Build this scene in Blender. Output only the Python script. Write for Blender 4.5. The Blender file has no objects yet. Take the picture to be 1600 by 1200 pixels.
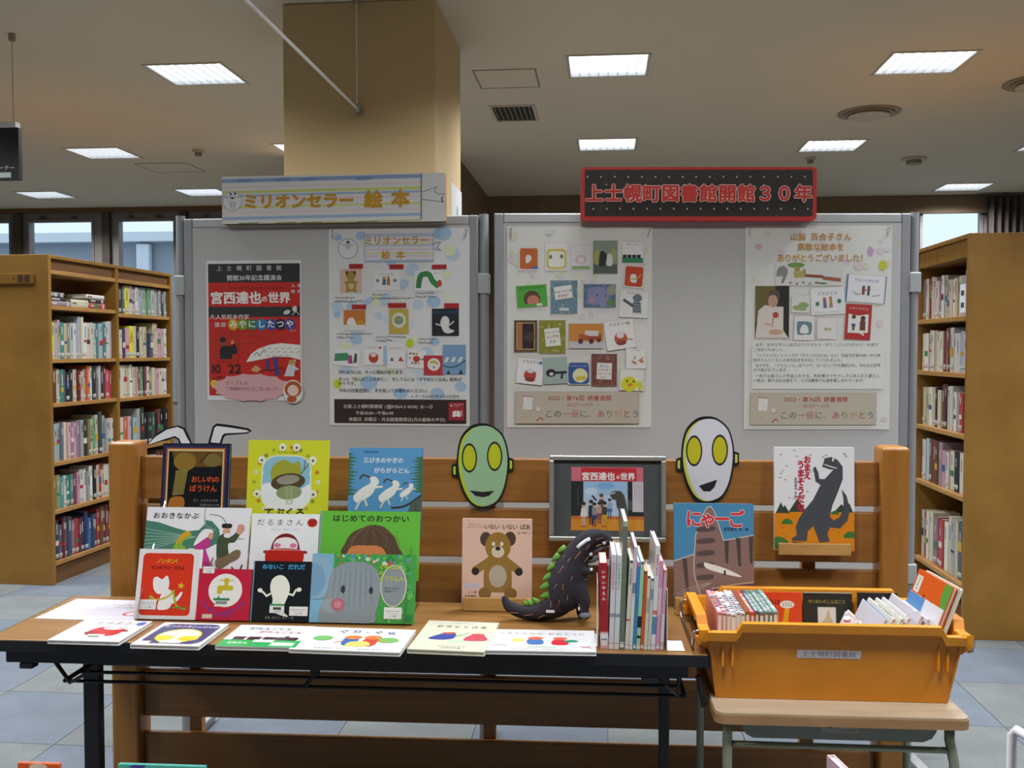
import bpy, bmesh, random
from math import *
from mathutils import Vector, Matrix
from mathutils.geometry import tessellate_polygon
random.seed(7)
SC = bpy.context.scene
COL = SC.collection
# ------------------------------------------------------------------ camera, world, exposure
F = 1500.0; CAMH = 1.43; YAW = radians(5.5); TILT = atan(53 / 1500)
cd = bpy.data.cameras.new('camera'); cam = bpy.data.objects.new('camera', cd); COL.objects.link(cam)
cd.sensor_width = 36; cd.lens = F / 1600 * 36; cd.clip_start = 0.05; cd.clip_end = 200
cam.location = (0, 0, CAMH); cam.rotation_euler = (pi / 2 - TILT, 0, YAW)
SC.camera = cam
SC.view_settings.view_transform = 'Standard'; SC.view_settings.look = 'None'
SC.view_settings.gamma = 1; SC.view_settings.use_curve_mapping = False
SC.view_settings.exposure = 0.22
SC.cycles.use_denoising = True
SC.cycles.max_bounces = 8; SC.cycles.diffuse_bounces = 5; SC.cycles.transparent_max_bounces = 16
SC.cycles.caustics_reflective = False; SC.cycles.caustics_refractive = False
W = bpy.data.worlds.new('overcast_sky'); SC.world = W; W.use_nodes = True
bg = W.node_tree.nodes['Background']; bg.inputs[0].default_value = (0.80, 0.90, 1.0, 1); bg.inputs[1].default_value = 1.05
LAMP_W = 27.0      # watts of each ceiling fitting
PANEL_E = 1.7      # brightness of the diffuser sheet itself
# ------------------------------------------------------------------ geometry from picture rays
def ray(u, v):
    a = (u - 800) / F; b = (600 - v) / F
    fy = cos(TILT) + b * sin(TILT)
    return (-sin(YAW) * fy + cos(YAW) * a, cos(YAW) * fy + sin(YAW) * a, -sin(TILT) + b * cos(TILT))
def infr(d, an):
    a = radians(an); c, s = cos(a), sin(a)
    return (d[0] * c + d[1] * s, -d[0] * s + d[1] * c, d[2])
def hz(an, u, v, Z):
    d = infr(ray(u, v), an); t = (Z - CAMH) / d[2]; return d[0] * t, d[1] * t
def hy(an, u, v, Y):
    d = infr(ray(u, v), an); t = Y / d[1]; return d[0] * t, CAMH + d[2] * t
def hx(an, u, v, X):
    d = infr(ray(u, v), an); t = X / d[0]; return d[1] * t, CAMH + d[2] * t
ROOM = 0.0; DISP = 1.5; LCASE = -2.5; RBOARD = 5.5
def fw(fr, p):
    a = radians(fr); c, s = cos(a), sin(a)
    return (p[0] * c - p[1] * s, p[0] * s + p[1] * c, p[2])
# ------------------------------------------------------------------ colour and materials
def lin(x): return x / 12.92 if x <= 0.04045 else ((x + 0.055) / 1.055) ** 2.4
def hexc(h): return tuple(lin(int(h[i:i + 2], 16) / 255) for i in (0, 2, 4)) + (1.0,)
def newmat(n):
    m = bpy.data.materials.new(n); m.use_nodes = True
    nt = m.node_tree; b = nt.nodes['Principled BSDF']; return m, nt, b
def sc_ramp(nt, fac, stops):
    r = nt.nodes.new('ShaderNodeValToRGB'); e = r.color_ramp.elements
    e[0].position, e[0].color = stops[0]; e[1].position, e[1].color = stops[1]
    for p, c in stops[2:]:
        x = e.new(p); x.color = c
    nt.links.new(fac, r.inputs[0]); return r.outputs[0]
def texco(nt, scale=(1, 1, 1), kind='Object'):
    t = nt.nodes.new('ShaderNodeTexCoord'); m = nt.nodes.new('ShaderNodeMapping')
    m.inputs['Scale'].default_value = scale; nt.links.new(t.outputs[kind], m.inputs[0]); return m.outputs[0]
def noise(nt, vec, scale, detail=4, rough=0.5):
    n = nt.nodes.new('ShaderNodeTexNoise'); n.inputs['Scale'].default_value = scale
    n.inputs['Detail'].default_value = detail; n.inputs['Roughness'].default_value = rough
    nt.links.new(vec, n.inputs['Vector']); return n.outputs['Fac']
def bump(nt, b, h, s, dist=0.002):
    k = nt.nodes.new('ShaderNodeBump'); k.inputs['Strength'].default_value = s; k.inputs['Distance'].default_value = dist
    nt.links.new(h, k.inputs['Height']); nt.links.new(k.outputs[0], b.inputs['Normal'])
def m_plain(n, col, rough=0.6, metal=0.0, var=0.06, nscale=30, bmp=0.1, coat=0.0):
    m, nt, b = newmat(n); c = hexc(col); v = texco(nt)
    f = noise(nt, v, nscale)
    lo = tuple(x * (1 - var) for x in c[:3]) + (1,); hi = tuple(min(1, x * (1 + var)) for x in c[:3]) + (1,)
    nt.links.new(sc_ramp(nt, f, [(0.3, lo), (0.7, hi)]), b.inputs['Base Color'])
    b.inputs['Roughness'].default_value = rough; b.inputs['Metallic'].default_value = metal
    b.inputs['Coat Weight'].default_value = coat
    if bmp: bump(nt, b, f, bmp, 0.0005)
    return m
def m_wood(n, c1, c2, scale=(2, 2, 30), rough=0.45, ns=3.0, bmp=0.06):
    m, nt, b = newmat(n); v = texco(nt, scale)
    f = noise(nt, v, ns, 6, 0.6)
    nt.links.new(sc_ramp(nt, f, [(0.32, hexc(c1)), (0.68, hexc(c2))]), b.inputs['Base Color'])
    b.inputs['Roughness'].default_value = rough; bump(nt, b, f, bmp, 0.0006); return m
def m_print(n, rough, coat=0.0):
    m, nt, b = newmat(n); a = nt.nodes.new('ShaderNodeVertexColor'); a.layer_name = 'Col'
    v = texco(nt); f = noise(nt, v, 260, 2)
    mix = nt.nodes.new('ShaderNodeMix'); mix.data_type = 'RGBA'; mix.blend_type = 'MULTIPLY'; mix.inputs[0].default_value = 1.0
    nt.links.new(a.outputs[0], mix.inputs[6])
    nt.links.new(sc_ramp(nt, f, [(0.3, (0.86, 0.86, 0.86, 1)), (0.7, (0.93, 0.93, 0.93, 1))]), mix.inputs[7])
    nt.links.new(mix.outputs[2], b.inputs['Base Color'])
    b.inputs['Roughness'].default_value = rough; b.inputs['Coat Weight'].default_value = coat
    b.inputs['Coat Roughness'].default_value = 0.15; return m
def m_emit(n, col, s):
    m, nt, b = newmat(n); b.inputs['Base Color'].default_value = (0.9, 0.9, 0.9, 1)
    b.inputs['Emission Color'].default_value = col; b.inputs['Emission Strength'].default_value = s; return m
def m_clear(n, alpha, tint=(1, 1, 1, 1), rough=0.03):
    m, nt, b = newmat(n)
    tr = nt.nodes.new('ShaderNodeBsdfTransparent'); tr.inputs[0].default_value = tint
    gl = nt.nodes.new('ShaderNodeBsdfGlossy'); gl.inputs['Roughness'].default_value = rough
    lw = nt.nodes.new('ShaderNodeLayerWeight'); fr = nt.nodes.new('ShaderNodeMath'); fr.operation = 'POWER'; fr.inputs[1].default_value = 4.0; nt.links.new(lw.outputs['Facing'], fr.inputs[0])
    ad = nt.nodes.new('ShaderNodeMath'); ad.operation = 'ADD'; ad.inputs[1].default_value = alpha
    mu = nt.nodes.new('ShaderNodeMath'); mu.operation = 'MULTIPLY'; mu.inputs[1].default_value = 0.6; nt.links.new(fr.outputs[0], mu.inputs[0]); nt.links.new(mu.outputs[0], ad.inputs[0])
    mx = nt.nodes.new('ShaderNodeMixShader'); nt.links.new(ad.outputs[0], mx.inputs[0])
    nt.links.new(tr.outputs[0], mx.inputs[1]); nt.links.new(gl.outputs[0], mx.inputs[2])
    nt.links.new(mx.outputs[0], nt.nodes['Material Output'].inputs['Surface'])
    return m
M = {}
M['case'] = m_wood('golden_oak', '7d571d', '946c2b', (1.2, 12, 1.2), 0.5, 2.2)
M['case_dark'] = m_wood('shelf_interior', '5d3c1c', '6f4c26', (1.5, 1.5, 8), 0.6, 2.5)
M['shelfedge'] = m_wood('shelf_board', '9a6f38', 'ae824a', (2, 2, 12), 0.5, 2.5)
M['rack'] = m_wood('warm_pine', '875828', '9c6a33', (1.2, 6, 22), 0.38, 2.0)
M['rackpost'] = m_wood('warm_pine_post', '976227', 'ab7532', (12, 12, 1.2), 0.38, 2.0)
M['table'] = m_wood('walnut_laminate', '7c552a', '916a39', (1.2, 14, 2), 0.4, 3.0, 0.02)
M['ledge'] = m_wood('light_ledge_wood', 'b08448', 'c4995c', (2, 10, 10), 0.45, 2.5)
M['desk'] = m_wood('desk_laminate', 'a8957d', 'baa68e', (1.5, 12, 2), 0.45, 3.0, 0.02)
M['deskedge'] = m_wood('desk_edge', '96704a', 'a6805a', (3, 3, 10), 0.5)
M['black'] = m_plain('black_enamel', '17181c', 0.42)
M['desksteel'] = m_plain('grey_green_steel', '8f967f', 0.4, 0.3)
M['tray'] = m_plain('grey_plastic', '8b9186', 0.5)
M['orange'] = m_plain('orange_plastic', 'd58818', 0.42, 0, 0.05, 12)
M['steel'] = m_plain('steel', 'b4b4ae', 0.25, 1.0, 0.03)
M['alu'] = m_plain('aluminium', 'b9bcbd', 0.42, 0.35, 0.03)
M['frame'] = m_plain('pewter_frame', 'a7a69e', 0.35, 0.6, 0.03)
M['felt'] = m_plain('grey_felt', 'bab9b8', 0.95, 0, 0.1, 320, 0.35)
M['boardframe'] = m_plain('board_frame_grey', '9a9ca0', 0.45, 0.3, 0.03)
M['white'] = m_plain('white_enamel', 'e8e8ea', 0.35, 0, 0.02)
M['pages'] = m_plain('book_pages', 'e6e0d0', 0.8, 0, 0.06, 400, 0.2)
M['card'] = m_plain('card_core', 'cfc8b8', 0.8)
M['brownedge'] = m_plain('corrugated_card', '8a6238', 0.8)
M['ceil'] = m_plain('ceiling_board', 'ddcfb4', 0.9, 0, 0.05, 180, 0.4)
M['pillar'] = m_plain('pillar_cloth', 'ccb283', 0.9, 0, 0.04, 240, 0.3)
M['wall'] = m_plain('wall_paint', 'a89c88', 0.9, 0, 0.04, 20)
M['brownwall'] = m_plain('brown_wall', '7d6850', 0.85, 0, 0.06, 14)
M['walltrim'] = m_plain('brown_trim', '70502f', 0.6)
M['mullion'] = m_plain('taupe_window_frame', '857f7c', 0.5, 0.2)
M['darkpost'] = m_plain('dark_window_post', '4a4034', 0.6)
M['curtain'] = m_plain('brown_curtain', '4c4340', 0.95, 0, 0.15, 40)
M['vent'] = m_plain('dark_grille', '2c2a26', 0.6)
M['ceilring'] = m_plain('tan_plastic', '94866c', 0.6)
M['ceilwhite'] = m_plain('cream_plastic', 'c9bda6', 0.6)
M['lamp'] = m_emit('lit_diffuser', (0.93, 0.97, 1.0, 1), PANEL_E)
M['louvre'] = m_plain('louvre_white', 'd5d8dc', 0.35, 0.1, 0.02)
M['print'] = m_print('laminated_print', 0.32, 0.12)
M['paper'] = m_print('matte_print', 0.75)
M['shelfbook'] = m_print('book_cloth', 0.55)
M['plush'] = m_plain('charcoal_plush', '2b2830', 1.0, 0, 0.3, 240, 0.9)
M['plushgreen'] = m_plain('green_felt', '5f9138', 1.0, 0, 0.15, 240, 0.6)
M['plushgrey'] = m_plain('grey_plush', '6b7078', 1.0, 0, 0.15, 240, 0.6)
M['plushwhite'] = m_plain('white_felt', 'e8e9ee', 1.0, 0, 0.04, 240, 0.4)
M['stitch'] = m_plain('orange_thread', 'c47c55', 0.9)
M['acrylic'] = m_clear('clear_acrylic', 0.06, (0.90, 0.92, 0.92, 1), 0.12)
M['glass'] = m_clear('window_glass', 0.02, (0.92, 0.96, 0.98, 1))
M['pglass'] = m_clear('picture_glass', 0.035, (1, 1, 1, 1), 0.01)
M['outside'] = m_plain('outside_concrete', '9aa3ad', 0.9, 0, 0.1, 0.6)
M['outsidewhite'] = m_plain('outside_white', 'dfe6ee', 0.9, 0, 0.03, 0.6)
M['outsidedark'] = m_plain('outside_window', '4c5560', 0.4)
M['blind'] = m_plain('pale_reader_strip', 'dfeaf7', 0.9)
def m_carpet(n, c1, c2):
    m, nt, b = newmat(n); v = texco(nt); f = noise(nt, v, 160, 3); g = noise(nt, v, 5, 2)
    mx = nt.nodes.new('ShaderNodeMath'); mx.operation = 'ADD'; nt.links.new(f, mx.inputs[0]); nt.links.new(g, mx.inputs[1])
    hv = nt.nodes.new('ShaderNodeMath'); hv.operation = 'MULTIPLY'; hv.inputs[1].default_value = 0.5; nt.links.new(mx.outputs[0], hv.inputs[0])
    nt.links.new(sc_ramp(nt, hv.outputs[0], [(0.35, hexc(c1)), (0.65, hexc(c2))]), b.inputs['Base Color'])
    b.inputs['Roughness'].default_value = 1.0; bump(nt, b, f, 0.6, 0.002); return m
M['carpetblue'] = m_carpet('blue_carpet', '5f6773', '6e7682')
M['carpetgrey'] = m_carpet('grey_carpet', '656a6c', '787d7e')
# ------------------------------------------------------------------ mesh builder
class MB:
    def __init__(s): s.v = []; s.f = []; s.c = []; s.mi = []; s.cur = (1, 1, 1, 1); s.m = 0; s.T = None
    def color(s, h): s.cur = hexc(h) if isinstance(h, str) else h; return s
    def add(s, vs, fs):
        n = len(s.v)
        if s.T is not None: vs = [tuple(s.T @ Vector(p)) for p in vs]
        s.v += [tuple(p) for p in vs]
        for f in fs: s.f.append([i + n for i in f]); s.c.append(s.cur); s.mi.append(s.m)
        return s
    def box(s, x0, x1, y0, y1, z0, z1):
        return s.add([(x0, y0, z0), (x1, y0, z0), (x1, y1, z0), (x0, y1, z0), (x0, y0, z1), (x1, y0, z1), (x1, y1, z1), (x0, y1, z1)],
                     [(0, 3, 2, 1), (4, 5, 6, 7), (0, 1, 5, 4), (1, 2, 6, 5), (2, 3, 7, 6), (3, 0, 4, 7)])
    def quad(s, a, b, c, d): return s.add([a, b, c, d], [(0, 1, 2, 3)])
    def prism(s, pts, axis, a, b):
        n = len(pts)
        def P(p, h): return {'x': (h, p[0], p[1]), 'y': (p[0], h, p[1]), 'z': (p[0], p[1], h)}[axis]
        vs = [P(p, a) for p in pts] + [P(p, b) for p in pts]
        tr = [tuple(t) for t in tessellate_polygon([[Vector((p[0], p[1], 0)) for p in pts]])]
        fs = tr + [tuple(i + n for i in reversed(t)) for t in tr] + [(i, (i + 1) % n, (i + 1) % n + n, i + n) for i in range(n)]
        return s.add(vs, fs)
    def tube(s, pts, r, seg=8, closed=False):
        pts = [Vector(p) for p in pts]; n = len(pts); rs = r if isinstance(r, (list, tuple)) else [r] * n
        vs = []; up = None
        for i, p in enumerate(pts):
            a = pts[i - 1] if (i > 0 or closed) else p; b = pts[(i + 1) % n] if (i < n - 1 or closed) else p
            t = (b - a).normalized()
            if up is None: up = t.orthogonal().normalized()
            up = (up - t * up.dot(t)).normalized(); w = t.cross(up)
            for k in range(seg):
                an = 2 * pi * k / seg; vs.append(tuple(p + (up * cos(an) + w * sin(an)) * rs[i]))
        fs = []
        for i in range(n if closed else n - 1):
            for k in range(seg):
                a = i * seg + k; b = i * seg + (k + 1) % seg; j = ((i + 1) % n) * seg
                fs.append((a, b, j + (k + 1) % seg, j + k))
        if not closed: fs += [tuple(range(seg))[::-1], tuple((n - 1) * seg + k for k in range(seg))]
        return s.add(vs, fs)
    def cyl(s, cx, cy, z0, z1, r, seg=20): return s.tube([(cx, cy, z0), (cx, cy, z1)], r, seg)
    def ball(s, c, r, seg=14, rings=9):
        rx, ry, rz = r if isinstance(r, (list, tuple)) else (r, r, r)
        vs = [(c[0], c[1], c[2] + rz)]
        for i in range(1, rings):
            a = pi * i / rings
            for k in range(seg):
                b = 2 * pi * k / seg; vs.append((c[0] + rx * sin(a) * cos(b), c[1] + ry * sin(a) * sin(b), c[2] + rz * cos(a)))
        vs.append((c[0], c[1], c[2] - rz)); fs = []
        for k in range(seg): fs.append((0, 1 + k, 1 + (k + 1) % seg))
        for i in range(rings - 2):
            for k in range(seg):
                a = 1 + i * seg; fs.append((a + k, a + seg + k, a + seg + (k + 1) % seg, a + (k + 1) % seg))
        e = len(vs) - 1; a = 1 + (rings - 2) * seg
        for k in range(seg): fs.append((e, a + (k + 1) % seg, a + k))
        return s.add(vs, fs)
BASE = {}
def mesh_of(name, mb, mats, base=(0, 0, 0), smooth=False):
    me = bpy.data.meshes.new(name)
    me.from_pydata([(p[0] - base[0], p[1] - base[1], p[2] - base[2]) for p in mb.v], [], mb.f)
    for m in (mats if isinstance(mats, (list, tuple)) else [mats]): me.materials.append(M[m] if isinstance(m, str) else m)
    if any(mb.mi): me.polygons.foreach_set('material_index', mb.mi)
    if any(c != (1, 1, 1, 1) for c in mb.c):
        at = me.color_attributes.new('Col', 'FLOAT_COLOR', 'CORNER'); buf = []
        for p, c in zip(me.polygons, mb.c): buf += list(c) * p.loop_total
        at.data.foreach_set('color', buf)
    if smooth: me.polygons.foreach_set('use_smooth', [True] * len(me.polygons))
    me.update(); return me
def tag(o, label=None, cat=None, group=None, kind=None):
    if label: o['label'] = label
    if cat: o['category'] = cat
    if group: o['group'] = group
    if kind: o['kind'] = kind
    return o
def thing(name, label, cat, fr=DISP, base=(0, 0, 0), group=None, rot=None, kind=None):
    o = bpy.data.objects.new(name, None); COL.objects.link(o); o.empty_display_size = 0.05
    o.location = fw(fr, base)
    if rot is None: o.rotation_euler = (0, 0, radians(fr)); BASE[o.name] = base
    else: o.rotation_mode = 'QUATERNION'; o.rotation_quaternion = (Matrix.Rotation(radians(fr), 3, 'Z') @ rot).to_quaternion(); BASE[o.name] = (0, 0, 0)
    return tag(o, label, cat, group, kind)
def bev(o, w, seg=2):
    b = o.modifiers.new('bevel', 'BEVEL'); b.width = w; b.segments = seg; b.limit_method = 'ANGLE'; b.angle_limit = radians(40)
    return o
def part(name, mb, mats, parent, bevel=0, label=None, smooth=False, seg=2, kind=None):
    o = bpy.data.objects.new(name, mesh_of(name, mb, mats, BASE.get(parent.name, (0, 0, 0)), smooth)); COL.objects.link(o)
    o.parent = parent; BASE[o.name] = BASE.get(parent.name, (0, 0, 0))
    if bevel: bev(o, bevel, seg)
    if label: o['label'] = label
    if kind: o['kind'] = kind
    return o
def solo(name, mb, mats, label=None, cat=None, fr=ROOM, base=(0, 0, 0), group=None, kind=None, bevel=0, smooth=False):
    o = bpy.data.objects.new(name, mesh_of(name, mb, mats, base, smooth)); COL.objects.link(o)
    o.location = fw(fr, base); o.rotation_euler = (0, 0, radians(fr)); BASE[o.name] = base
    if bevel: bev(o, bevel)
    return tag(o, label, cat, group, kind)
def rot_x(a): return Matrix.Rotation(a, 3, 'X')
def rot_y(a): return Matrix.Rotation(a, 3, 'Y')
def rot_z(a): return Matrix.Rotation(a, 3, 'Z')
# ------------------------------------------------------------------ glyphs (built-in font turned to flat meshes)
_fc = {}
def _fobj(off):
    if off not in _fc:
        c = bpy.data.curves.new('glyph', 'FONT'); c.resolution_u = 2; c.offset = off
        o = bpy.data.objects.new('glyph', c); COL.objects.link(o); _fc[off] = (c, o)
    return _fc[off]
_gc = {}
def glyph(ch, off):
    off = 0.0; k = (ch, off)
    if k in _gc: return _gc[k]
    if ch in ' 　': _gc[k] = ([], [], 0.5 if ch == ' ' else 1.0); return _gc[k]
    c, o = _fobj(off)
    c.body = ch
    dg = bpy.context.evaluated_depsgraph_get(); ev = o.evaluated_get(dg)
    me = ev.to_mesh(); vs = [(v.co.x, v.co.y) for v in me.vertices]; me.calc_loop_triangles()
    fs = [tuple(t.vertices) for t in me.loop_triangles]; ev.to_mesh_clear()
    if ord(ch) < 0x300: adv = (max([v[0] for v in vs] or [0.3]) + 0.06)
    else: adv = 1.0
    _gc[k] = (vs, fs, adv); return _gc[k]
def ccurve(pts, n=6, closed=True):
    out = []; m = len(pts)
    for i in range(m if closed else m - 1):
        p0, p1, p2, p3 = [pts[(i + j - 1) % m] if closed else pts[min(max(i + j - 1, 0), m - 1)] for j in range(4)]
        for k in range(n):
            t = k / n
            out.append(tuple(0.5 * (2 * p1[a] + (p2[a] - p0[a]) * t + (2 * p0[a] - 5 * p1[a] + 4 * p2[a] - p3[a]) * t * t + (3 * p1[a] - p0[a] - 3 * p2[a] + p3[a]) * t ** 3) for a in (0, 1)))
    if not closed: out.append(tuple(pts[-1]))
    return out
class Art:
    """flat print: coloured shapes on a sheet, x right and y down in sheet units"""
    EPS = 0.000012
    def __init__(s, w, h, x0, y0, x1, y1): s.w, s.h = w, h; s.b = (x0, y0, x1, y1); s.v = []; s.f = []; s.c = []; s.L = 1; s.tf = None
    def at(s, cx, cy, deg=0, sc=1): s.tf = (cx, cy, radians(deg), sc); return s
    def off(s): s.tf = None; return s
    def _t(s, p):
        if s.tf is None: return p
        cx, cy, a, k = s.tf; x, y = p[0] * k, p[1] * k
        return (cx + x * cos(a) - y * sin(a), cy + x * sin(a) + y * cos(a))
    def _tri(s, tri, col):
        poly = list(tri); x0, y0, x1, y1 = s.b
        if not all(x0 <= p[0] <= x1 and y0 <= p[1] <= y1 for p in poly):
            for ax, lim, sg in ((0, x0, 1), (0, x1, -1), (1, y0, 1), (1, y1, -1)):
                out = []
                for i in range(len(poly)):
                    a, b = poly[i - 1], poly[i]; da = (a[ax] - lim) * sg; db = (b[ax] - lim) * sg
                    if (da >= 0) != (db >= 0):
                        t = da / (da - db); out.append((a[0] + (b[0] - a[0]) * t, a[1] + (b[1] - a[1]) * t))
                    if db >= 0: out.append(b)
                poly = out
                if len(poly) < 3: return
        n = len(s.v)
        for p in poly: s.v.append(((p[0] - x0) / (x1 - x0) - .5, -0.0002 - s.L * s.EPS, 1 - (p[1] - y0) / (y1 - y0)))
        s.f.append(list(range(n, n + len(poly)))); s.c.append(col)
    def poly(s, pts, col, smooth=False):
        if smooth: pts = ccurve(pts)
        pts = [s._t(p) for p in pts]; c = hexc(col)
        for t in tessellate_polygon([[Vector((p[0], p[1], 0)) for p in pts]]): s._tri([pts[i] for i in t], c)
        s.L += 1; return s
    def rect(s, x0, y0, x1, y1, col, r=0):
        if r:
            pts = []
            for cx, cy, a0 in ((x1 - r, y0 + r, -90), (x1 - r, y1 - r, 0), (x0 + r, y1 - r, 90), (x0 + r, y0 + r, 180)):
                for k in range(6): a = radians(a0 + k * 18); pts.append((cx + r * cos(a), cy + r * sin(a)))
            return s.poly(pts, col)
        return s.poly([(x0, y0), (x1, y0), (x1, y1), (x0, y1)], col)
    def ell(s, cx, cy, rx, ry, col, deg=0, n=24):
        a = radians(deg); return s.poly([(cx + rx * cos(t) * cos(a) - ry * sin(t) * sin(a), cy + rx * cos(t) * sin(a) + ry * sin(t) * cos(a)) for t in [2 * pi * i / n for i in range(n)]], col)
    def line(s, pts, w, col, smooth=False):
        if smooth: pts = ccurve(pts, 5, False)
        c = hexc(col); pts = [s._t(p) for p in pts]; k = s.tf[3] if s.tf else 1; w = w * k
        for a, b in zip(pts, pts[1:]):
            dx, dy = b[0] - a[0], b[1] - a[1]; l = hypot(dx, dy) or 1; nx, ny = -dy / l * w / 2, dx / l * w / 2; ex, ey = dx / l * w * .3, dy / l * w * .3
            q = [(a[0] + nx - ex, a[1] + ny - ey), (b[0] + nx + ex, b[1] + ny + ey), (b[0] - nx + ex, b[1] - ny + ey), (a[0] - nx - ex, a[1] - ny - ey)]
            s._tri([q[0], q[1], q[2]], c); s._tri([q[0], q[2], q[3]], c); s.L += .5
        return s
    def text(s, st, x, y, size, col, anchor='l', bold=0.0, vert=False, gap=1.0, sx=1.0, arc=None):
        cols = col if isinstance(col, list) else [hexc(col)] * len(st)
        if isinstance(col, list): cols = [hexc(col[i % len(col)]) for i in range(len(st))]
        gl = [glyph(ch, bold) for ch in st]; adv = [g[2] * size * gap * (sx if not vert else 1) for g in gl]
        tot = sum(adv); pos = -tot / 2 if anchor == 'c' else (-tot if anchor == 'r' else 0)
        for g, a, c in zip(gl, adv, cols):
            tris = []
            for t in g[1]:
                tri = []
                for i in t:
                    gx, gy = g[0][i]; gx *= size * 0.98 * sx; gy = (gy - 0.36) * size * 0.98
                    if vert: p = (x - size * .48 * sx + gx, y + pos + size * .5 - gy)
                    elif arc:   # arc = (radius, start angle): letters along a circle bulging down about (x, y)
                        th = arc[1] - (pos + gx) / arc[0]; rr = arc[0] - gy; p = (x + rr * cos(th), y + rr * sin(th))
                    else: p = (x + pos + gx, y - gy)
                    tri.append(p)
                tris.append(tri)
            nd = 1 if bold < .006 else (2 if bold < .014 else 6)     # heavier strokes: the glyph repeated round a small circle
            for q in range(nd):
                ox = bold * size * cos(2 * pi * q / nd) if nd > 1 else 0; oy = bold * size * sin(2 * pi * q / nd) if nd > 2 else 0
                s.L += 1 if q else 0
                for tri in tris: s._tri([s._t((p[0] + ox, p[1] + oy)) for p in tri], c)
            s.L -= nd - 1
            pos += a
        s.L += 7 if bold else 1; return s
    def scrib(s, x0, x1, y, h, col, vert=False):
        """lettering too small to read: a run of short strokes"""
        rd = random.Random(int(x0 * 7 + y * 3)); x = x0
        while x < x1:
            w = h * rd.uniform(.5, .8)
            for q in range(3):
                yy = y + h * rd.uniform(-.4, .4); l = [(x, yy), (x + w, yy + h * rd.uniform(-.2, .2))]
                if vert: l = [(p[1], p[0]) for p in l]
                s.line(l, h * .14, col); s.L -= .5
            x += h * .95
        s.L += 1; return s
    def build(s, name, parent, mat='print', y=0.0, label=None):
        me = bpy.data.meshes.new(name); me.from_pydata([(p[0] * s.w, p[1] + y, p[2] * s.h) for p in s.v], [], s.f); me.materials.append(M[mat])
        at = me.color_attributes.new('Col', 'FLOAT_COLOR', 'CORNER'); buf = []
        for p, c in zip(me.polygons, s.c): buf += list(c) * p.loop_total
        at.data.foreach_set('color', buf)
        o = bpy.data.objects.new(name, me); COL.objects.link(o); o.parent = parent
        if label: o['label'] = label
        return o
# ================================================================== THE SETTING
CZ = 3.0; X0, X1, Y0, Y1 = -7.6, 6.4, -4.5, 10.2
LX = [-5.85, -4.2, -2.53, -0.2, 1.52, 3.22, 4.95]; LY = [-1, 1.1, 3.1, 5.13, 7.17, 9.08]
LW, LD = 0.43, 0.40
lights = []
for j, y in enumerate(LY):
    for i, x in enumerate(LX):
        if i in (3, 4) and j > 2: yy = y + 0.06 + 0.11 * (i - 3) + (0.1 if j == 4 and i == 4 else 0)
        elif i >= 5 and j > 2: yy = y + 0.4
        else: yy = y
        if j <= 2 and i in (0, 6): continue
        if j == 0: continue
        if j == 5 and i == 2: continue
        if j == 5 and i in (3, 4): continue
        if i == 5 and j == 3: continue
        if i == 6 and j != 5: continue
        if i == 0 and j == 3: continue
        lights.append((i, j, x, yy))
# ceiling with an opening for every fitting
xs = sorted({X0, X1} | {round(v, 4) for i, j, x, y in lights for v in (x, x + LW)})
ys = sorted({Y0, Y1} | {round(v, 4) for i, j, x, y in lights for v in (y, y + LD)})
holes = {(round(x, 4), round(y, 4)) for i, j, x, y in lights}
mb = MB()
for a, b in zip(xs, xs[1:]):
    for c, d in zip(ys, ys[1:]):
        if any(hxx <= a + 1e-5 and b <= hxx + LW + 1e-5 and hyy <= c + 1e-5 and d <= hyy + LD + 1e-5 for hxx, hyy in holes): continue
        mb.quad((a, c, CZ), (a, d, CZ), (b, d, CZ), (b, c, CZ))
mb.quad((X0, Y0, CZ + .2), (X0, Y1, CZ + .2), (X1, Y1, CZ + .2), (X1, Y0, CZ + .2))
solo('ceiling', mb, 'ceil', kind='structure')
mb = MB().box(X0, X1, Y0, Y1, -0.05, -0.008)
floor = solo('floor', mb, 'carpetgrey', kind='structure')
tileme = []
for m in ('carpetblue', 'carpetgrey'):
    t = MB().box(-.2485, .2485, -.2485, .2485, 0, .008); tileme.append(mesh_of('carpet_tile', t, m))
TX, TY = 0.017, 3.26
cells = []
for i in range(-16, 13):
    for j in range(-16, 14):
        cx, cy = TX + .5 * i + .25, TY + .5 * j + .25
        if not (X0 < cx - .25 and cx + .25 < X1 and Y0 < cy - .25 and cy + .25 < Y1): continue
        vis = cy > 1.9 and abs(cx + .1 * cy) < .62 * cy + .4
        cells.append((0 if vis else 1, hypot(cx, cy), i, j, cx, cy))
cells.sort(); rest = MB()
for n, (_, _, i, j, cx, cy) in enumerate(cells):
    k = (i + j) % 2     # even = grey? row j=0: x cell -2 grey, -3 blue
    blue = (i + j) % 2 != 0
    if n < 290:
        o = bpy.data.objects.new('carpet_tile', tileme[0 if blue else 1]); COL.objects.link(o); o.parent = floor; o.location = (cx, cy, -.008)
    else:
        rest.m = 0 if blue else 1; rest.box(cx - .2485, cx + .2485, cy - .2485, cy + .2485, -.008, 0)
part('carpet_tiles', rest, ['carpetblue', 'carpetgrey'], floor, kind='stuff')
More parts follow.
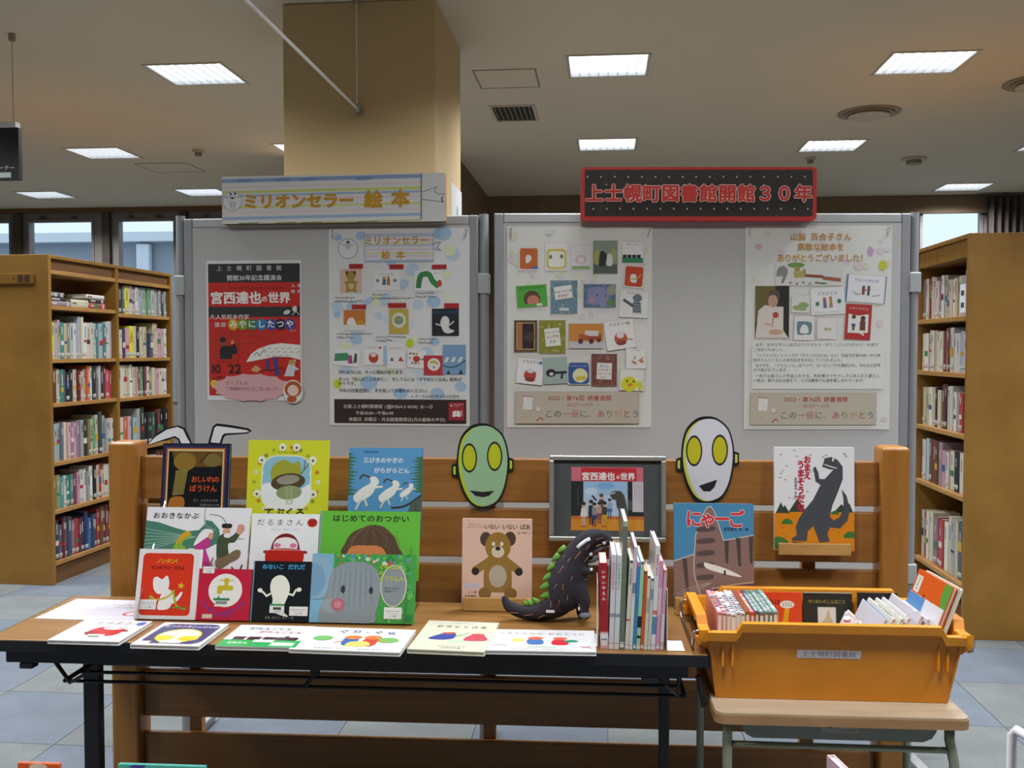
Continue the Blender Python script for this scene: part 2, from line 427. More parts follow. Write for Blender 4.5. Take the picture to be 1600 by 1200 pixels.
# walls
solo('wall_left', MB().box(X0 - .1, X0, Y0, Y1, 0, CZ), 'wall', kind='structure')
solo('wall_right', MB().box(X1, X1 + .1, Y0, Y1, 0, CZ), 'wall', kind='structure')
solo('wall_back', MB().box(X0, X1, Y0 - .1, Y0, 0, CZ), 'wall', kind='structure')
def wx(u): return hy(ROOM, u, 340, Y1)[0]
ZT = hy(ROOM, 90, 343, Y1)[1]; ZB = 0.85
wins = [(wx(-160), wx(-62)), (wx(-58), wx(18)), (wx(42), wx(147)), (wx(182), wx(275)), (wx(300), wx(395)), (wx(1330), wx(1428)), (wx(1437), wx(1536)), (wx(1552), wx(1650))]
edges = [X0]; mb = MB()
for a, b in wins: mb.box(edges[-1], a, Y1, Y1 + .14, ZB, ZT); edges.append(b)
mb.box(edges[-1], X1, Y1, Y1 + .14, ZB, ZT); mb.box(X0, X1, Y1, Y1 + .14, 0, ZB); mb.box(X0, X1, Y1, Y1 + .14, ZT, CZ)
solo('wall_far', mb, 'mullion', kind='structure')
solo('trim_1', MB().box(X0, -2.6, Y1 - .05, Y1 - .001, hy(ROOM, 90, 333, Y1)[1], CZ - .001), 'walltrim', kind='structure', bevel=.004)
solo('trim_2', MB().box(-1.1, X1, Y1 - .05, Y1 - .001, hy(ROOM, 1480, 334, Y1)[1], CZ - .001), 'brownwall', kind='structure', bevel=.004)
for n, (a, b) in enumerate(wins):
    w = thing('window_%d' % (n + 1), None, None, ROOM, (a, Y1, ZB), kind='structure')
    f = .03
    fm = MB().box(a, b, Y1 - .012, Y1 + .05, ZT - f, ZT).box(a, b, Y1 - .012, Y1 + .05, ZB, ZB + f).box(a, a + f, Y1 - .012, Y1 + .05, ZB + f, ZT - f).box(b - f, b, Y1 - .012, Y1 + .05, ZB + f, ZT - f)
    part('window_frame', fm, 'mullion', w, .003)
    part('pane', MB().box(a + f, b - f, Y1 + .02, Y1 + .026, ZB + f, ZT - f), 'glass', w)
    for q in (.25, .72):
        part('latch', MB().box(a + (b - a) * q - .03, a + (b - a) * q + .03, Y1 - .03, Y1 - .013, ZT + .005, ZT + .03), 'darkpost', w, .004)
for n, u in enumerate((30, 168, 288)):
    x = wx(u); solo('trim_%d' % (n + 3), MB().box(x - .045, x + .045, Y1 - .05, Y1 - .001, 0, hy(ROOM, 90, 334, Y1)[1]), 'darkpost', kind='structure', bevel=.004)
# projecting wall behind the column (side face runs in depth), and the mid wall
solo('wall_mid', MB().box(-2.5, -1.19, 7.6, Y1 - .06, 0, CZ - .001), 'brownwall', kind='structure')
solo('wall_recess', MB().box(-1.19, 1.0, 9.8, Y1 - .06, 0, CZ - .001), 'brownwall', kind='structure')
# round-edged column
pl = thing('pillar', None, None, ROOM, (-1.46, 4.29, 0), kind='structure')
part('pillar_shaft', MB().box(-1.46, -.755, 4.29, 5.03, 0, CZ - .001), 'pillar', pl, .008)
part('pillar_skirting', MB().box(-1.47, -.745, 4.28, 5.04, 0.001, .08), 'walltrim', pl, .002)
# outside
ob = thing('office_building', 'grey concrete building seen through the far left windows', 'building', ROOM, (-14, 20, 0))
part('wall', MB().box(-24, -3, 20, 26, 0, 3.75), 'outside', ob)
part('roof_slab', MB().box(-24.3, -2.7, 19.7, 26.3, 3.75, 3.95), 'outsidewhite', ob)
for x in (-15.6, -13.2, -11.6, -8.8, -6.9):
    part('window', MB().box(x, x + 1.3, 19.95, 20.02, 1.9, 3.1), 'outsidedark', ob)
for x in (-14.0, -10.0, -7.4):
    part('downpipe', MB().box(x, x + .28, 19.8, 19.94, 0, 3.7), 'outsidewhite', ob)
solo('ground_outside', MB().box(-60, 60, Y1 + .15, 60, -.3, -.1), 'outside', kind='structure')
# curtain on the right window
cu = thing('curtain', 'dark brown pleated curtain drawn aside at the far right window', 'curtain', ROOM, (4.0, Y1 - .2, 0))
pts = []; xa, xb = wx(1534), wx(1680); n = 90
top = hy(ROOM, 1560, 320, Y1 - .2)[1]; m2 = MB()
for i in range(n + 1):
    x = xa + (xb - xa) * i / n; pts.append((x, Y1 - .14 + .035 * sin(i * .9)))
vs = [(p[0], p[1], .1) for p in pts] + [(p[0], p[1], 2.96) for p in pts]
m2.add(vs, [(i, i + 1, i + n + 2, i + n + 1) for i in range(n)])
part('curtain_cloth', m2, 'curtain', cu, smooth=True)
part('curtain_rail', MB().box(xa - .1, xb, Y1 - .16, Y1 - .12, 2.965, 2.985), 'darkpost', cu)
# ------------------------------------------------------------------ ceiling fittings
LNAME = {(1, 3): None}
rowname = {3: 'nearest', 4: 'middle', 5: 'farthest'}
lab = {(2, 3): 'large square louvred ceiling light nearest on the left, above the left bookcase',
       (1, 4): 'louvred ceiling light over the left windows, right of the hanging black sign',
       (0, 5): 'small distant ceiling light at the far left edge above the windows',
       (1, 5): 'small distant ceiling light just left of the striped yellow-lettered sign',
       (2, 4): 'ceiling light mostly hidden behind the left edge of the tan column',
       (3, 3): 'large louvred ceiling light nearest in the middle, right of the column',
       (3, 4): 'louvred ceiling light in the middle directly above the red-framed sign',
       (4, 3): 'large louvred ceiling light nearest on the right, above the round diffuser',
       (4, 4): 'louvred ceiling light between the red-framed sign and the right bookcase',
       (5, 5): 'small distant ceiling light above the right window',
       (5, 4): 'ceiling light cut off by the right edge of the photo',
       (0, 4): 'louvred ceiling light beyond the left edge of the photo in the middle row',
       (1, 3): 'louvred ceiling light beyond the left edge above the hanging black sign',
       (6, 5): 'distant louvred ceiling light beyond the right edge of the photo'}
proto = None
for i, j, x, y in lights:
    lb = lab.get((i, j)); g = 'louvred ceiling lights in rows'
    if lb is None: lb = 'louvred square ceiling light behind or above the camera'
    if proto is None:
        r = thing('ceiling_light', lb, 'ceiling light', ROOM, (x, y, CZ), g)
        hs = MB().box(x, x + LW, y, y + LD, CZ + .03, CZ + .05)
        for q in ((x, x + .004, y, y + LD), (x + LW - .004, x + LW, y, y + LD), (x, x + LW, y, y + .004), (x, x + LW, y + LD - .004, y + LD)): hs.box(q[0], q[1], q[2], q[3], CZ - .001, CZ + .03)
        part('housing', hs, 'louvre', r)
        e = .014; fm = MB().box(x - e, x + LW + e, y - e, y, CZ - .005, CZ - .0005).box(x - e, x + LW + e, y + LD, y + LD + e, CZ - .005, CZ - .0005).box(x - e, x, y, y + LD, CZ - .005, CZ - .0005).box(x + LW, x + LW + e, y, y + LD, CZ - .005, CZ - .0005)
        part('frame', fm, 'ceilwhite', r)
        part('diffuser', MB().box(x + .004, x + LW - .004, y + .004, y + LD - .004, CZ + .022, CZ + .029), 'lamp', r)
        for k in range(1, 8):
            bx = x + LW * k / 8; part('louvre_blade', MB().box(bx - .0012, bx + .0012, y + .004, y + LD - .004, CZ - .001, CZ + .02), 'louvre', r)
        la = bpy.data.lights.new('lamp', 'AREA'); la.shape = 'RECTANGLE'; la.size = LW * .95; la.size_y = LD * .95
        la.energy = LAMP_W; la.color = (0.95, 0.98, 1.0); la.spread = radians(142)
        lo = bpy.data.objects.new('lamp', la); COL.objects.link(lo); lo.parent = r; lo.location = (LW / 2, LD / 2, -.008)
        proto = r
    else:
        r = proto.copy(); COL.objects.link(r); r.location = (x, y, CZ)
        for ch in list(proto.children):
            c = ch.copy(); COL.objects.link(c); c.parent = r
        r['label'] = lb
# air outlets, detectors, hatches
gx, gy = -.73, 6.2
v = thing('air_vent', 'dark slatted air vent in the ceiling right of the column', 'air vent', ROOM, (gx, gy, CZ))
part('vent_frame', MB().box(gx - .02, gx + .28, gy - .02, gy, CZ - .008, CZ - .0005).box(gx - .02, gx + .28, gy + .38, gy + .40, CZ - .008, CZ - .0005).box(gx - .02, gx, gy, gy + .38, CZ - .008, CZ - .0005).box(gx + .26, gx + .28, gy, gy + .38, CZ - .008, CZ - .0005), 'ceilwhite', v)
part('vent_back', MB().box(gx, gx + .26, gy, gy + .38, CZ - .002, CZ - .0005), 'vent', v)
for k in range(8):
    part('slat', MB().box(gx + .012 + k * .032, gx + .018 + k * .032, gy, gy + .38, CZ - .01, CZ - .003), 'ceilring', v)
def diffuser(x, y, r, lb):
    v = thing('ceiling_diffuser', lb, 'air diffuser', ROOM, (x, y, CZ), 'round ceiling air diffusers')
    for rr, z, m, nm in ((r, .003, 'ceilring', 'outer_ring'), (r * .8, .012, 'ceilring', 'middle_ring'), (r * .66, .026, 'ceilwhite', 'centre_disc')):
        part(nm, MB().cyl(x, y, CZ - z - .004, CZ - .0005 if nm == 'outer_ring' else CZ - z + .004, rr, 40), m, v)
diffuser(1.735, 6.6, .2, 'round tan air diffuser in the ceiling right of the red-framed sign')
dx_, dy_ = hz(ROOM, 1625, 128, CZ)
diffuser(dx_, dy_, .2, 'round air diffuser cut by the right edge of the photo')
def detector(u, w, lb, r):
    x, y = hz(ROOM, u, w, CZ); v = thing('smoke_detector', lb, 'smoke detector', ROOM, (x, y, CZ), 'ceiling detectors')
    part('base', MB().cyl(x, y, CZ - .02, CZ - .0005, r, 24), 'ceilwhite', v); part('sensor', MB().cyl(x, y, CZ - .05, CZ - .02, r * .6, 20), 'ceilring', v, .004)
detector(1428, 247, 'pale round detector on the ceiling above the right bookcase', .1)
detector(310, 234, 'small tan detector on the ceiling left of the column', .045)
detector(1266, 246, 'small tan detector on the ceiling just above the red-framed sign', .04)
def hatch(x, y, w, d, lb):
    v = thing('ceiling_hatch', lb, 'ceiling hatch', ROOM, (x, y, CZ), 'ceiling access hatches')
    part('hatch_frame', MB().box(x, x + w, y, y + .008, CZ - .003, CZ - .0005).box(x, x + w, y + d, y + d + .008, CZ - .003, CZ - .0005).box(x, x + .008, y, y + d, CZ - .003, CZ - .0005).box(x + w, x + w + .008, y, y + d + .008, CZ - .003, CZ - .0005), 'ceilring', v)
    part('hatch_panel', MB().box(x + .01, x + w - .002, y + .01, y + d - .002, CZ - .002, CZ - .0005), 'ceil', v)
hatch(-.745, 5.4, .35, .37, 'faint square access hatch in the ceiling beside the column')
hatch(-3.95, 7.8, .45, .4, 'faint square access hatch in the ceiling left of the column')
x, y = hz(ROOM, 1314, 312, CZ); solo('ceiling_strip', MB().box(x - .22, x + .22, y - .1, y + .1, CZ - .02, CZ - .0005), 'ceilring', 'thin tan strip fitting on the ceiling far behind the red-framed sign', 'ceiling strip', ROOM, (x, y, CZ))
# hanging rod with its wire
v = thing('hanging_rail', 'thin white ceiling-hung rod running towards the column', 'rail', ROOM, (-1.105, 4.2, 2.51))
part('rod', MB().tube([(-1.105, -.5, 2.51), (-1.105, 4.262, 2.51)], .0062, 10), 'white', v)
part('end_bracket', MB().box(-1.12, -1.09, 4.262, 4.288, 2.495, 2.525).ball((-1.105, 4.25, 2.51), .018), 'frame', v)
part('hanger_wire', MB().tube([(-1.105, 4.245, 2.52), (-1.105, 4.245, CZ - .02)], .0025, 6), 'white', v)
part('ceiling_hook', MB().cyl(-1.105, 4.245, CZ - .025, CZ - .0005, .018, 14), 'ceilring', v)
part('hanger_wire', MB().tube([(-1.105, 1.2, 2.52), (-1.105, 1.2, CZ - .0005)], .0025, 6), 'white', v)
# hanging sign at the left edge
sy = 4.55; xr, zb = hy(ROOM, 30, 281, sy); _, zt = hy(ROOM, 30, 190, sy)
v = thing('hanging_sign', 'black hanging aisle sign with white lettering at the upper left edge', 'sign', ROOM, (xr, sy, zb))
part('sign_board', MB().box(xr - 1.0, xr, sy, sy + .03, zb, zt - .028), 'black', v, .002)
part('sign_rail', MB().box(xr - 1.0, xr - .012, sy - .006, sy + .036, zt - .028, zt), 'white', v, .002)
a = Art(1.0, zt - zb - .028, 0, 0, 1000, 258)
a.text('コーナー', 978, 198, 28, 'f2f2f2', 'r', .01).rect(0, 220, 958, 246, 'cfe0de')
o = a.build('sign_lettering', v, 'paper', -.0005); o.location = (-.5, 0, 0)
wxp = hy(ROOM, 18, 190, sy)[0]
part('hanger_wire', MB().tube([(wxp, sy + .015, zt), (wxp, sy + .015, CZ - .03)], .002, 6), 'frame', v)
part('ceiling_hook', MB().cyl(wxp, sy + .015, CZ - .035, CZ - .0005, .016, 12), 'ceilring', v)
part('hanger_wire', MB().tube([(wxp - .9, sy + .015, zt), (wxp - .9, sy + .015, CZ - .0005)], .002, 6), 'frame', v)
# ------------------------------------------------------------------ books as single meshes (shelves)
ORD = 'first second third fourth fifth sixth seventh eighth ninth tenth eleventh twelfth thirteenth fourteenth fifteenth sixteenth seventeenth eighteenth nineteenth twentieth twenty-first twenty-second twenty-third twenty-fourth twenty-fifth twenty-sixth twenty-seventh twenty-eighth twenty-ninth thirtieth'.split()
CN = {'W': ('white', 'd6d4cf'), 'C': ('cream', 'c9c0a6'), 'G': ('grey', 'a4a6a6'), 'L': ('pale blue', 'a9bcc6'), 'T': ('teal', '4f8d86'), 'E': ('green', '79ab83'), 'D': ('dark green', '34463e'),
      'Y': ('yellow', 'd3cd3e'), 'R': ('red', 'b34048'), 'N': ('navy', '343c5c'), 'K': ('black', '25242b'), 'P': ('pink', 'c9a0ac'), 'M': ('mauve', '8e7788'), 'B': ('brown', '6d4636'), 'O': ('orange', 'cb6a3a'),
      'V': ('dark red', '6e3038'), 'S': ('slate', '5b6470'), 'H': ('khaki', '8e8457'), 'U': ('blue', '3f6fa8')}
def vary(h, k):
    r = [int(h[i:i + 2], 16) for i in (0, 2, 4)]; d = random.uniform(-k, k)
    return ''.join('%02x' % int(max(0, min(255, c + d + random.uniform(-5, 5)))) for c in r)
def shelf_book_mesh(th, h, d, code, style):
    """spine faces -y at y=0, stands on z=0, thickness along x from 0"""
    base = vary(CN[code][1], 12); mb = MB(); mb.color(base)
    c = .0022; k = min(.004, th * .2)
    pr = [(0, k), (th * .25, 0), (th * .75, 0), (th, k), (th, d), (th - c, d), (th - c, k + .004), (c, k + .004), (c, d), (0, d)]
    mb.prism(pr, 'z', 0, h)
    mb.color('d9d2c0').box(c, th - c, k + .004, d - .004, .003, h - .004)
    e = -.0004
    dark = code in 'DNKBVSTRMUOH'
    tcol = ('d8d2c4' if dark else random.choice(['3a3a40', '5a3a3a', '2f4560', '7a3030', '444444']))
    if style > .15:
        z = h * random.uniform(.8, .92); lw = min(th * .5, .011); m = th / 2
        for q in range(random.randint(3, 7)):
            s = lw * random.uniform(.75, 1.0); mb.color(tcol).box(m - s / 2, m + s / 2, e, .001, z - s * .85, z); z -= s * 1.15
    if random.random() < .35: mb.color(random.choice(['a83038', '3a5f98', '3f7f58', 'c9a23a', tcol])); zz = h * random.uniform(.3, .5); mb.box(th * .12, th * .88, e, .001, zz, zz + random.uniform(.01, .05))
    if random.random() < .5: mb.color('c9c7c0').box(th * .1, th * .9, e - .0002, .001, .014, .038); mb.color(random.choice(['b04848', '4a62a0', '4f8a5a', '777777'])).box(th * .1, th * .9, e - .0004, .001, .018, .022)
    return mb
def book_row(fr, xf, side, ya, yb, z, codes, hmin, hmax, where, group, lean=False, depth=(.14, .19)):
    """row along y on a shelf; xf is the plane of the spines; side=+1 opens to +x"""
    n = len(codes); w = [random.uniform(.7, 1.3) for _ in codes]; tot = sum(w); L = yb - ya - .004
    y = ya + .002; hcur = random.uniform(hmin, hmax)
    for i, cde in enumerate(codes):
        th = L * w[i] / tot
        if cde == '_': y += th; continue
        if random.random() < .45: hcur = random.uniform(hmin, hmax)
        h = hcur * random.uniform(.985, 1.015); d = random.uniform(*depth); t = th - .0012
        x = xf - side * random.uniform(0.0, .012)
        me = mesh_of('book', shelf_book_mesh(t, h, d, cde, random.random()), 'shelfbook')
        o = bpy.data.objects.new('book', me); COL.objects.link(o)
        o.location = fw(fr, (x, y if side > 0 else y + t, z + .0004)); o.rotation_euler = (0, 0, radians(fr) + side * pi / 2)
        sz = 'thick' if t > .034 else ('slim' if t < .02 else ('tall' if h > hmin + (hmax - hmin) * .6 else 'short'))
        tag(o, '%s %s book, %s from the near end, %s' % (sz, CN[cde][0], ORD[i], where), 'book', group)
        y += th
def bookcase(fr, xf, side, y0, y1, wid, H, div, zs_near, zs_far, label, lip=True):
    """two-sided shelf unit; xf = plane of the open side we see"""
    r = thing('bookcase', label, 'bookcase', fr, (xf - side * wid / 2, (y0 + y1) / 2, 0))
    t = .03; xa, xb = sorted((xf, xf - side * wid)); xm = (xa + xb) / 2
    part('end_panel', MB().box(xa, xb, y0, y0 + t, 0, H), 'case', r, .002)
    part('end_panel', MB().box(xa, xb, y1 - t, y1, 0, H), 'case', r, .002)
    part('centre_panel', MB().box(xm - .01, xm + .01, y0 + t, y1 - t, .06, H - .03), 'case_dark', r)
    part('top_board', MB().box(xa, xb, y0 + t, y1 - t, H - .022, H), 'case', r, .002)
    part('plinth', MB().box(xa + .02, xb - .02, y0 + t, y1 - t, 0, .1), 'case_dark', r)
    if lip:
        part('fascia', MB().box(xa + .02, xb - .02, y0 + t, y1 - t, H - .09, H - .022), 'case_dark', r)
        part('lip_board', MB().box(xa + .004, xb - .004, y0 + t, y1 - t, H - .115, H - .09), 'shelfedge', r, .002)
    else: part('fascia', MB().box(xa + .012, xb - .012, y0 + t, y1 - t, H - .11, H - .022), 'case', r, .002)
    ya = y0 + t
    if div:
        part('divider', MB().box(xa + .002, xb - .002, div - .015, div + .015, .1, H - .022), 'case', r, .002); spans = [(ya, div - .015, zs_near), (div + .015, y1 - t, zs_far)]
    else: spans = [(ya, y1 - t, zs_near)]
    for a, b, zs in spans:
        for z in zs: part('shelf', MB().box(xa + .006, xb - .006, a, b, z - .024, z), 'shelfedge', r, .002)
    return r
ly0 = 5.335; LXF = -3.56; ldiv = hx(LCASE, 184, 480, LXF)[0]; ly1 = hx(LCASE, 269, 480, LXF)[0]
ZN = [1.70, 1.375, 1.105, .745, .45, .135]
bookcase(LCASE, LXF, 1, ly0, ly1, .56, 2.005, ldiv, ZN, [1.68, 1.375, 1.10, .745, .45, .135], 'golden oak bookcase on the left with two bays full of books')
A0, A1 = ly0 + .032, ldiv - .017; B0, B1 = ldiv + .017, ly1 - .032; xs_ = LXF - .025
nb = 'books in the near bay of the left bookcase'; fb = 'books in the far bay of the left bookcase'
def wn(k, bay): return '%s row, %s left-case bay' % (ORD[k], bay)
book_row(LCASE, xs_, 1, A0, A1, ZN[1], 'YYGPTCHLWGLCWWCLTLTLW', .22, .27, wn(1, 'near'), nb)
book_row(LCASE, xs_, 1, A0, A1, ZN[2], 'CBCTSKKCVCPOWKSCKVRR', .185, .225, wn(2, 'near'), nb)
book_row(LCASE, xs_, 1, A0, A1, ZN[3], 'LLGSCPMPMGKHCECDGGWW', .22, .28, wn(3, 'near'), nb)
book_row(LCASE, xs_, 1, A0, A1, ZN[4], 'CHHTWTTVPWWGWKCRCCLC', .18, .25, wn(4, 'near'), nb)
book_row(LCASE, xs_, 1, A0, A1, ZN[5], 'DDSVSNMRVNNUNNRBBVBB', .2, .26, wn(5, 'near'), nb)
book_row(LCASE, xs_, 1, B0, B1, 1.68, 'CDSYWPWLGEEGGGDG', .188, .202, wn(0, 'far'), fb)
book_row(LCASE, xs_, 1, B0, B1, 1.375, 'RCNPYCKCC_SCCPPW', .17, .25, wn(1, 'far'), fb)
book_row(LCASE, xs_, 1, B0, B1, 1.10, 'CCWCCWCPBEVCMCPCWW', .19, .23, wn(2, 'far'), fb)
book_row(LCASE, xs_, 1, B0, B1, .745, 'CWOPSLGDKKDKVKK', .2, .27, wn(3, 'far'), fb)
book_row(LCASE, xs_, 1, B0, B1, .45, 'CWLPRKWGCBVW', .2, .25, wn(4, 'far'), fb)
# lying books on the top shelf of the near bay
def lying(y, dy, z, t, code, lb, off=0.0):
    mb = shelf_book_mesh(t, dy, .15, code, 1)
    me = mesh_of('book', mb, 'shelfbook'); o = bpy.data.objects.new('book', me); COL.objects.link(o)
    o.rotation_mode = 'QUATERNION'
    R = Matrix.Rotation(radians(LCASE), 3, 'Z') @ Matrix.Rotation(pi / 2, 3, 'Z') @ Matrix.Rotation(-pi / 2, 3, 'Y')
    # local x -> up, local z -> sideways along the shelf
    o.rotation_quaternion = R.to_quaternion(); o.location = fw(LCASE, (xs_ - off, y + dy, z + .0005))
    tag(o, lb, 'book', 'books lying on the top shelf of the left bookcase')
zt_ = ZN[0]
lying(A0 + .01, .22, zt_, .03, 'M', 'grey-mauve book lying at the bottom of the small pile, top shelf near end')
lying(A0 + .01, .17, zt_ + .031, .022, 'K', 'dark book in the middle of the small pile on the top shelf')
lying(A0 + .005, .16, zt_ + .054, .03, 'S', 'slate book lying on top of the small pile, top shelf near end')
lying(A0 + .235, .19, zt_, .05, 'C', 'thick cream book lying alone mid top shelf of the left bookcase')
lying(A0 + .43, .19, zt_, .036, 'R', 'red book lying at the bottom of the far pile, top shelf')
lying(A0 + .43, .18, zt_ + .037, .026, 'K', 'dark-spined book lying on the red one, top shelf')
lying(A0 + .40, .21, zt_ + .064, .026, 'W', 'white book lying on top of the far pile, top shelf')
# name plate on the end panel
v = thing('shelf_sign', 'small wooden name plate on the left bookcase end panel', 'sign', LCASE, (-3.75, ly0 - .006, 1.8))
xr, zz = hy(LCASE, 53, 427, ly0); xr2, zz2 = hy(LCASE, 53, 443, ly0)
part('plate', MB().box(xr - .4, xr, ly0 - .006, ly0 - .0005, zz2, zz), 'case', v, .001)
a = Art(.4, zz - zz2, 0, 0, 400, 56).text('・叢書', 380, 28, 44, '4a2a14', 'r', .02)
o = a.build('plate_lettering', v, 'paper', -.0005); o.location = (xr - .2 + 3.75, 0, zz2 - 1.8)
# right bookcase
RXF = 1.767; ry0 = 4.89
bookcase(ROOM, RXF, -1, ry0, 6.45, .62, 2.0, 5.68, [1.60, 1.315, 1.01, .70, .26], [1.60, 1.315, 1.01, .70, .26], 'tall golden oak bookcase at the right edge behind the orange crate', lip=False)
g = 'books on the right bookcase'
def rn(k): return '%s row, near right-case bay' % ORD[k]
ra, rb = ry0 + .032, 5.663; xs2 = RXF + .03
book_row(ROOM, xs2, -1, ra, rb, 1.60, 'KWCGCCWCGCWMCPCVCM', .2, .235, rn(0), g)
book_row(ROOM, xs2, -1, ra, rb, 1.315, 'SGWLWWWVCVWCCWCWC', .2, .23, rn(1), g)
book_row(ROOM, xs2, -1, ra, rb, 1.01, 'CSRPWLWCKVCKCWCC', .2, .24, rn(2), g)
book_row(ROOM, xs2, -1, ra, rb, .70, 'CCWKCWPMBBBLW', .19, .235, rn(3), g)
book_row(ROOM, xs2, -1, ra, rb, .26, 'GWSCGCWRVMCWRC', .25, .3, rn(4), g)
def rf(k): return '%s row, far right-case bay' % ORD[k]
book_row(ROOM, xs2, -1, 5.697, 6.41, 1.60, 'WCPVCKWCGCW', .2, .235, rf(0), g)
book_row(ROOM, xs2, -1, 5.697, 6.41, 1.315, 'CWGPCWKCCW', .2, .235, rf(1), g)
book_row(ROOM, xs2, -1, 5.697, 6.41, 1.01, 'WCCGWLWCRW', .2, .235, rf(2), g)
# shelf tag on the right case
yy, zc = hx(ROOM, 1498, 455, RXF + .005)
v = thing('shelf_tag', 'pale green tag hanging at the first shelf of the right bookcase', 'tag', ROOM, (RXF - .002, ly0, 1.7))
BASE[v.name] = (0, 0, 0); v.location = (0, 0, 0)
part('tag_card', MB().box(RXF - .004, RXF - .001, ry0 + .032, ry0 + .1, 1.615, 1.755), 'blind', v, .001)
for k in range(2): part('tag_marking', MB().box(RXF - .0048, RXF - .004, ry0 + .045, ry0 + .085, 1.64 + k * .06, 1.665 + k * .06), 'darkpost', v)
# ================================================================== DISPLAY BOARDS
def board(fr, uL, uR, y, zt, zb, label, postsL, postsR):
    xL = hy(fr, uL, 340, y)[0]; xR = hy(fr, uR, 340, y)[0]
    r = thing('display_board', label, 'display board', fr, ((xL + xR) / 2, y + .02, 0))
    f = .032
    part('felt_panel', MB().box(xL + f, xR - f, y - .002, y + .03, zb + f, zt - f), 'felt', r)
    part('frame_rail', MB().box(xL + f, xR - f, y - .003, y + .034, zt - f, zt), 'alu', r, .004)
    part('frame_rail', MB().box(xL + f, xR - f, y - .003, y + .034, zb, zb + f), 'alu', r, .004)
    for a, b in ((xL, xL + f), (xR - f, xR)):
        part('frame_stile', MB().box(a, b, y - .003, y + .034, zb, zt), 'boardframe', r, .004)
    for xp, zp in ((xL - .018 if postsL else None, zt + .012), (xR + .018 if postsR else None, zt + .004)):
        if xp is None: continue
        part('post', MB().cyl(xp, y + .015, .03, zp, .0165, 20), 'boardframe', r)
        part('post_foot', MB().box(xp - .02, xp + .02, y - .2, y + .23, .0, .03), 'boardframe', r, .006)
        for z in (zt - .27, zb + .12):
            part('post_clamp', MB().box(xp - .02, xp + .02, y - .006, y + .036, z, z + .07), 'alu', r, .004)
    return r, xL, xR
BL, blx0, blx1 = board(ROOM, 287, 747, 3.3, 1.895, .5, 'grey felt display board on the left with two posters and the striped sign', True, True)
BR, brx0, brx1 = board(RBOARD, 772, 1423, 3.3, 1.897, .5, 'wider grey felt display board on the right with the red-framed sign', False, True)
def poster(fr, y, px, name, label, art, mat='paper', pins=True, cat='poster', th=.0006, lift=.0035):
    """px = left, right, top, bottom in the photograph"""
    uc = (px[0] + px[1]) / 2
    xa = hy(fr, px[0], (px[2] + px[3]) / 2, y)[0]; xb = hy(fr, px[1], (px[2] + px[3]) / 2, y)[0]
    zt = hy(fr, uc, px[2], y)[1]; zb = hy(fr, uc, px[3], y)[1]
    r = thing(name, label, cat, fr, ((xa + xb) / 2, y - lift - th, zb))
    part('sheet', MB().box(xa, xb, y - lift - th, y - lift, zb, zt), 'white', r)
    art.w, art.h = xb - xa, zt - zb
    return r, xa, xb, zb, zt
def newart(px, crop, scale):
    """sheet units are the zoom-crop pixels: crop = (x0, y0) of the crop in the photo, scale = zoom"""
    (xL, xR, yT, yB) = px
    return Art(1, 1, (xL - crop[0]) * scale, (yT - crop[1]) * scale, (xR - crop[0]) * scale, (yB - crop[1]) * scale)
def fit(art, fr, y, px):
    m = (px[2] + px[3]) / 2; uc = (px[0] + px[1]) / 2
    art.w = hy(fr, px[1], m, y)[0] - hy(fr, px[0], m, y)[0]; art.h = hy(fr, uc, px[2], y)[1] - hy(fr, uc, px[3], y)[1]; return art
def spots(a, n, cols, x0, y0, x1, y1, r0, r1):
    rd = random.Random(n * 13 + len(cols))
    for _ in range(n): a.ell(rd.uniform(x0, x1), rd.uniform(y0, y1), rd.uniform(r0, r1), rd.uniform(r0, r1), rd.choice(cols), rd.uniform(0, 90), 10)
# ---- poster 1 (red lecture poster)
px = (324, 472, 407, 626); a = fit(newart(px, (300, 380), 4.285), ROOM, 3.3, px)
a.rect(100, 110, 740, 1050, 'e9e9ea').rect(115, 137, 728, 1020, 'c9281f').rect(115, 137, 728, 262, '2f3230').rect(115, 425, 728, 492, '2f3230')
a.text('上士幌町図書館', 405, 167, 38, 'dcdcdc', 'c', .01, gap=1.75).text('開館30年記念講演会', 425, 232, 41, 'e4e4e4', 'c', .015)
a.scrib(250, 610, 300, 15, '8a1a18')
a.text('宮西達也', 128, 366, 88, 'f4f1ee', 'l', .035, gap=.98).text('の', 470, 374, 44, 'f4f1ee', 'l', .03).text('世界', 514, 366, 78, 'f4f1ee', 'l', .035, gap=.95)
a.text('入場', 668, 286, 28, 'f0eceb', 'l', .01, gap=1.5).text('無料', 668, 324, 28, 'f0eceb', 'l', .01, gap=1.5)
a.ell(640, 462, 24, 14, 'cfd6d2', -20).ell(692, 440, 16, 20, 'd9d9d4').line([(676, 480), (700, 455), (722, 478)], 5, 'cfd6d2')
a.text('大人気絵本作家', 124, 492, 38, 'e6e2e0', 'l', .01).text('講師', 155, 545, 36, 'e0dbd9', 'l', .01, gap=1.2)
for k, (ch, cc) in enumerate(zip('みやにしたつや', ('d2ab2c', '7d9b35', '3c7d4a', '2f7fb8', '3b4f9b', '2a2640', '51408e'))):
    x = 282 + k * 63; a.ell(x, 543, 36, 38, cc)
for k, ch in enumerate('みやにしたつや'): a.text(ch, 282 + k * 63, 541, 56, 'f4f2ea', 'c', .02)
a.text('さん', 700, 582, 22, 'e0dbd9', 'r')
a.rect(160, 590, 312, 790, 'bd2a1e')
a.poly([(190, 775), (192, 700), (205, 690), (225, 684), (262, 690), (290, 668), (306, 700), (306, 742), (272, 742), (272, 775)], '1f1e22').ell(211, 662, 20, 26, '8a4a3a').ell(210, 645, 22, 18, '2b1d1c').ell(276, 662, 12, 14, 'c98a6c')
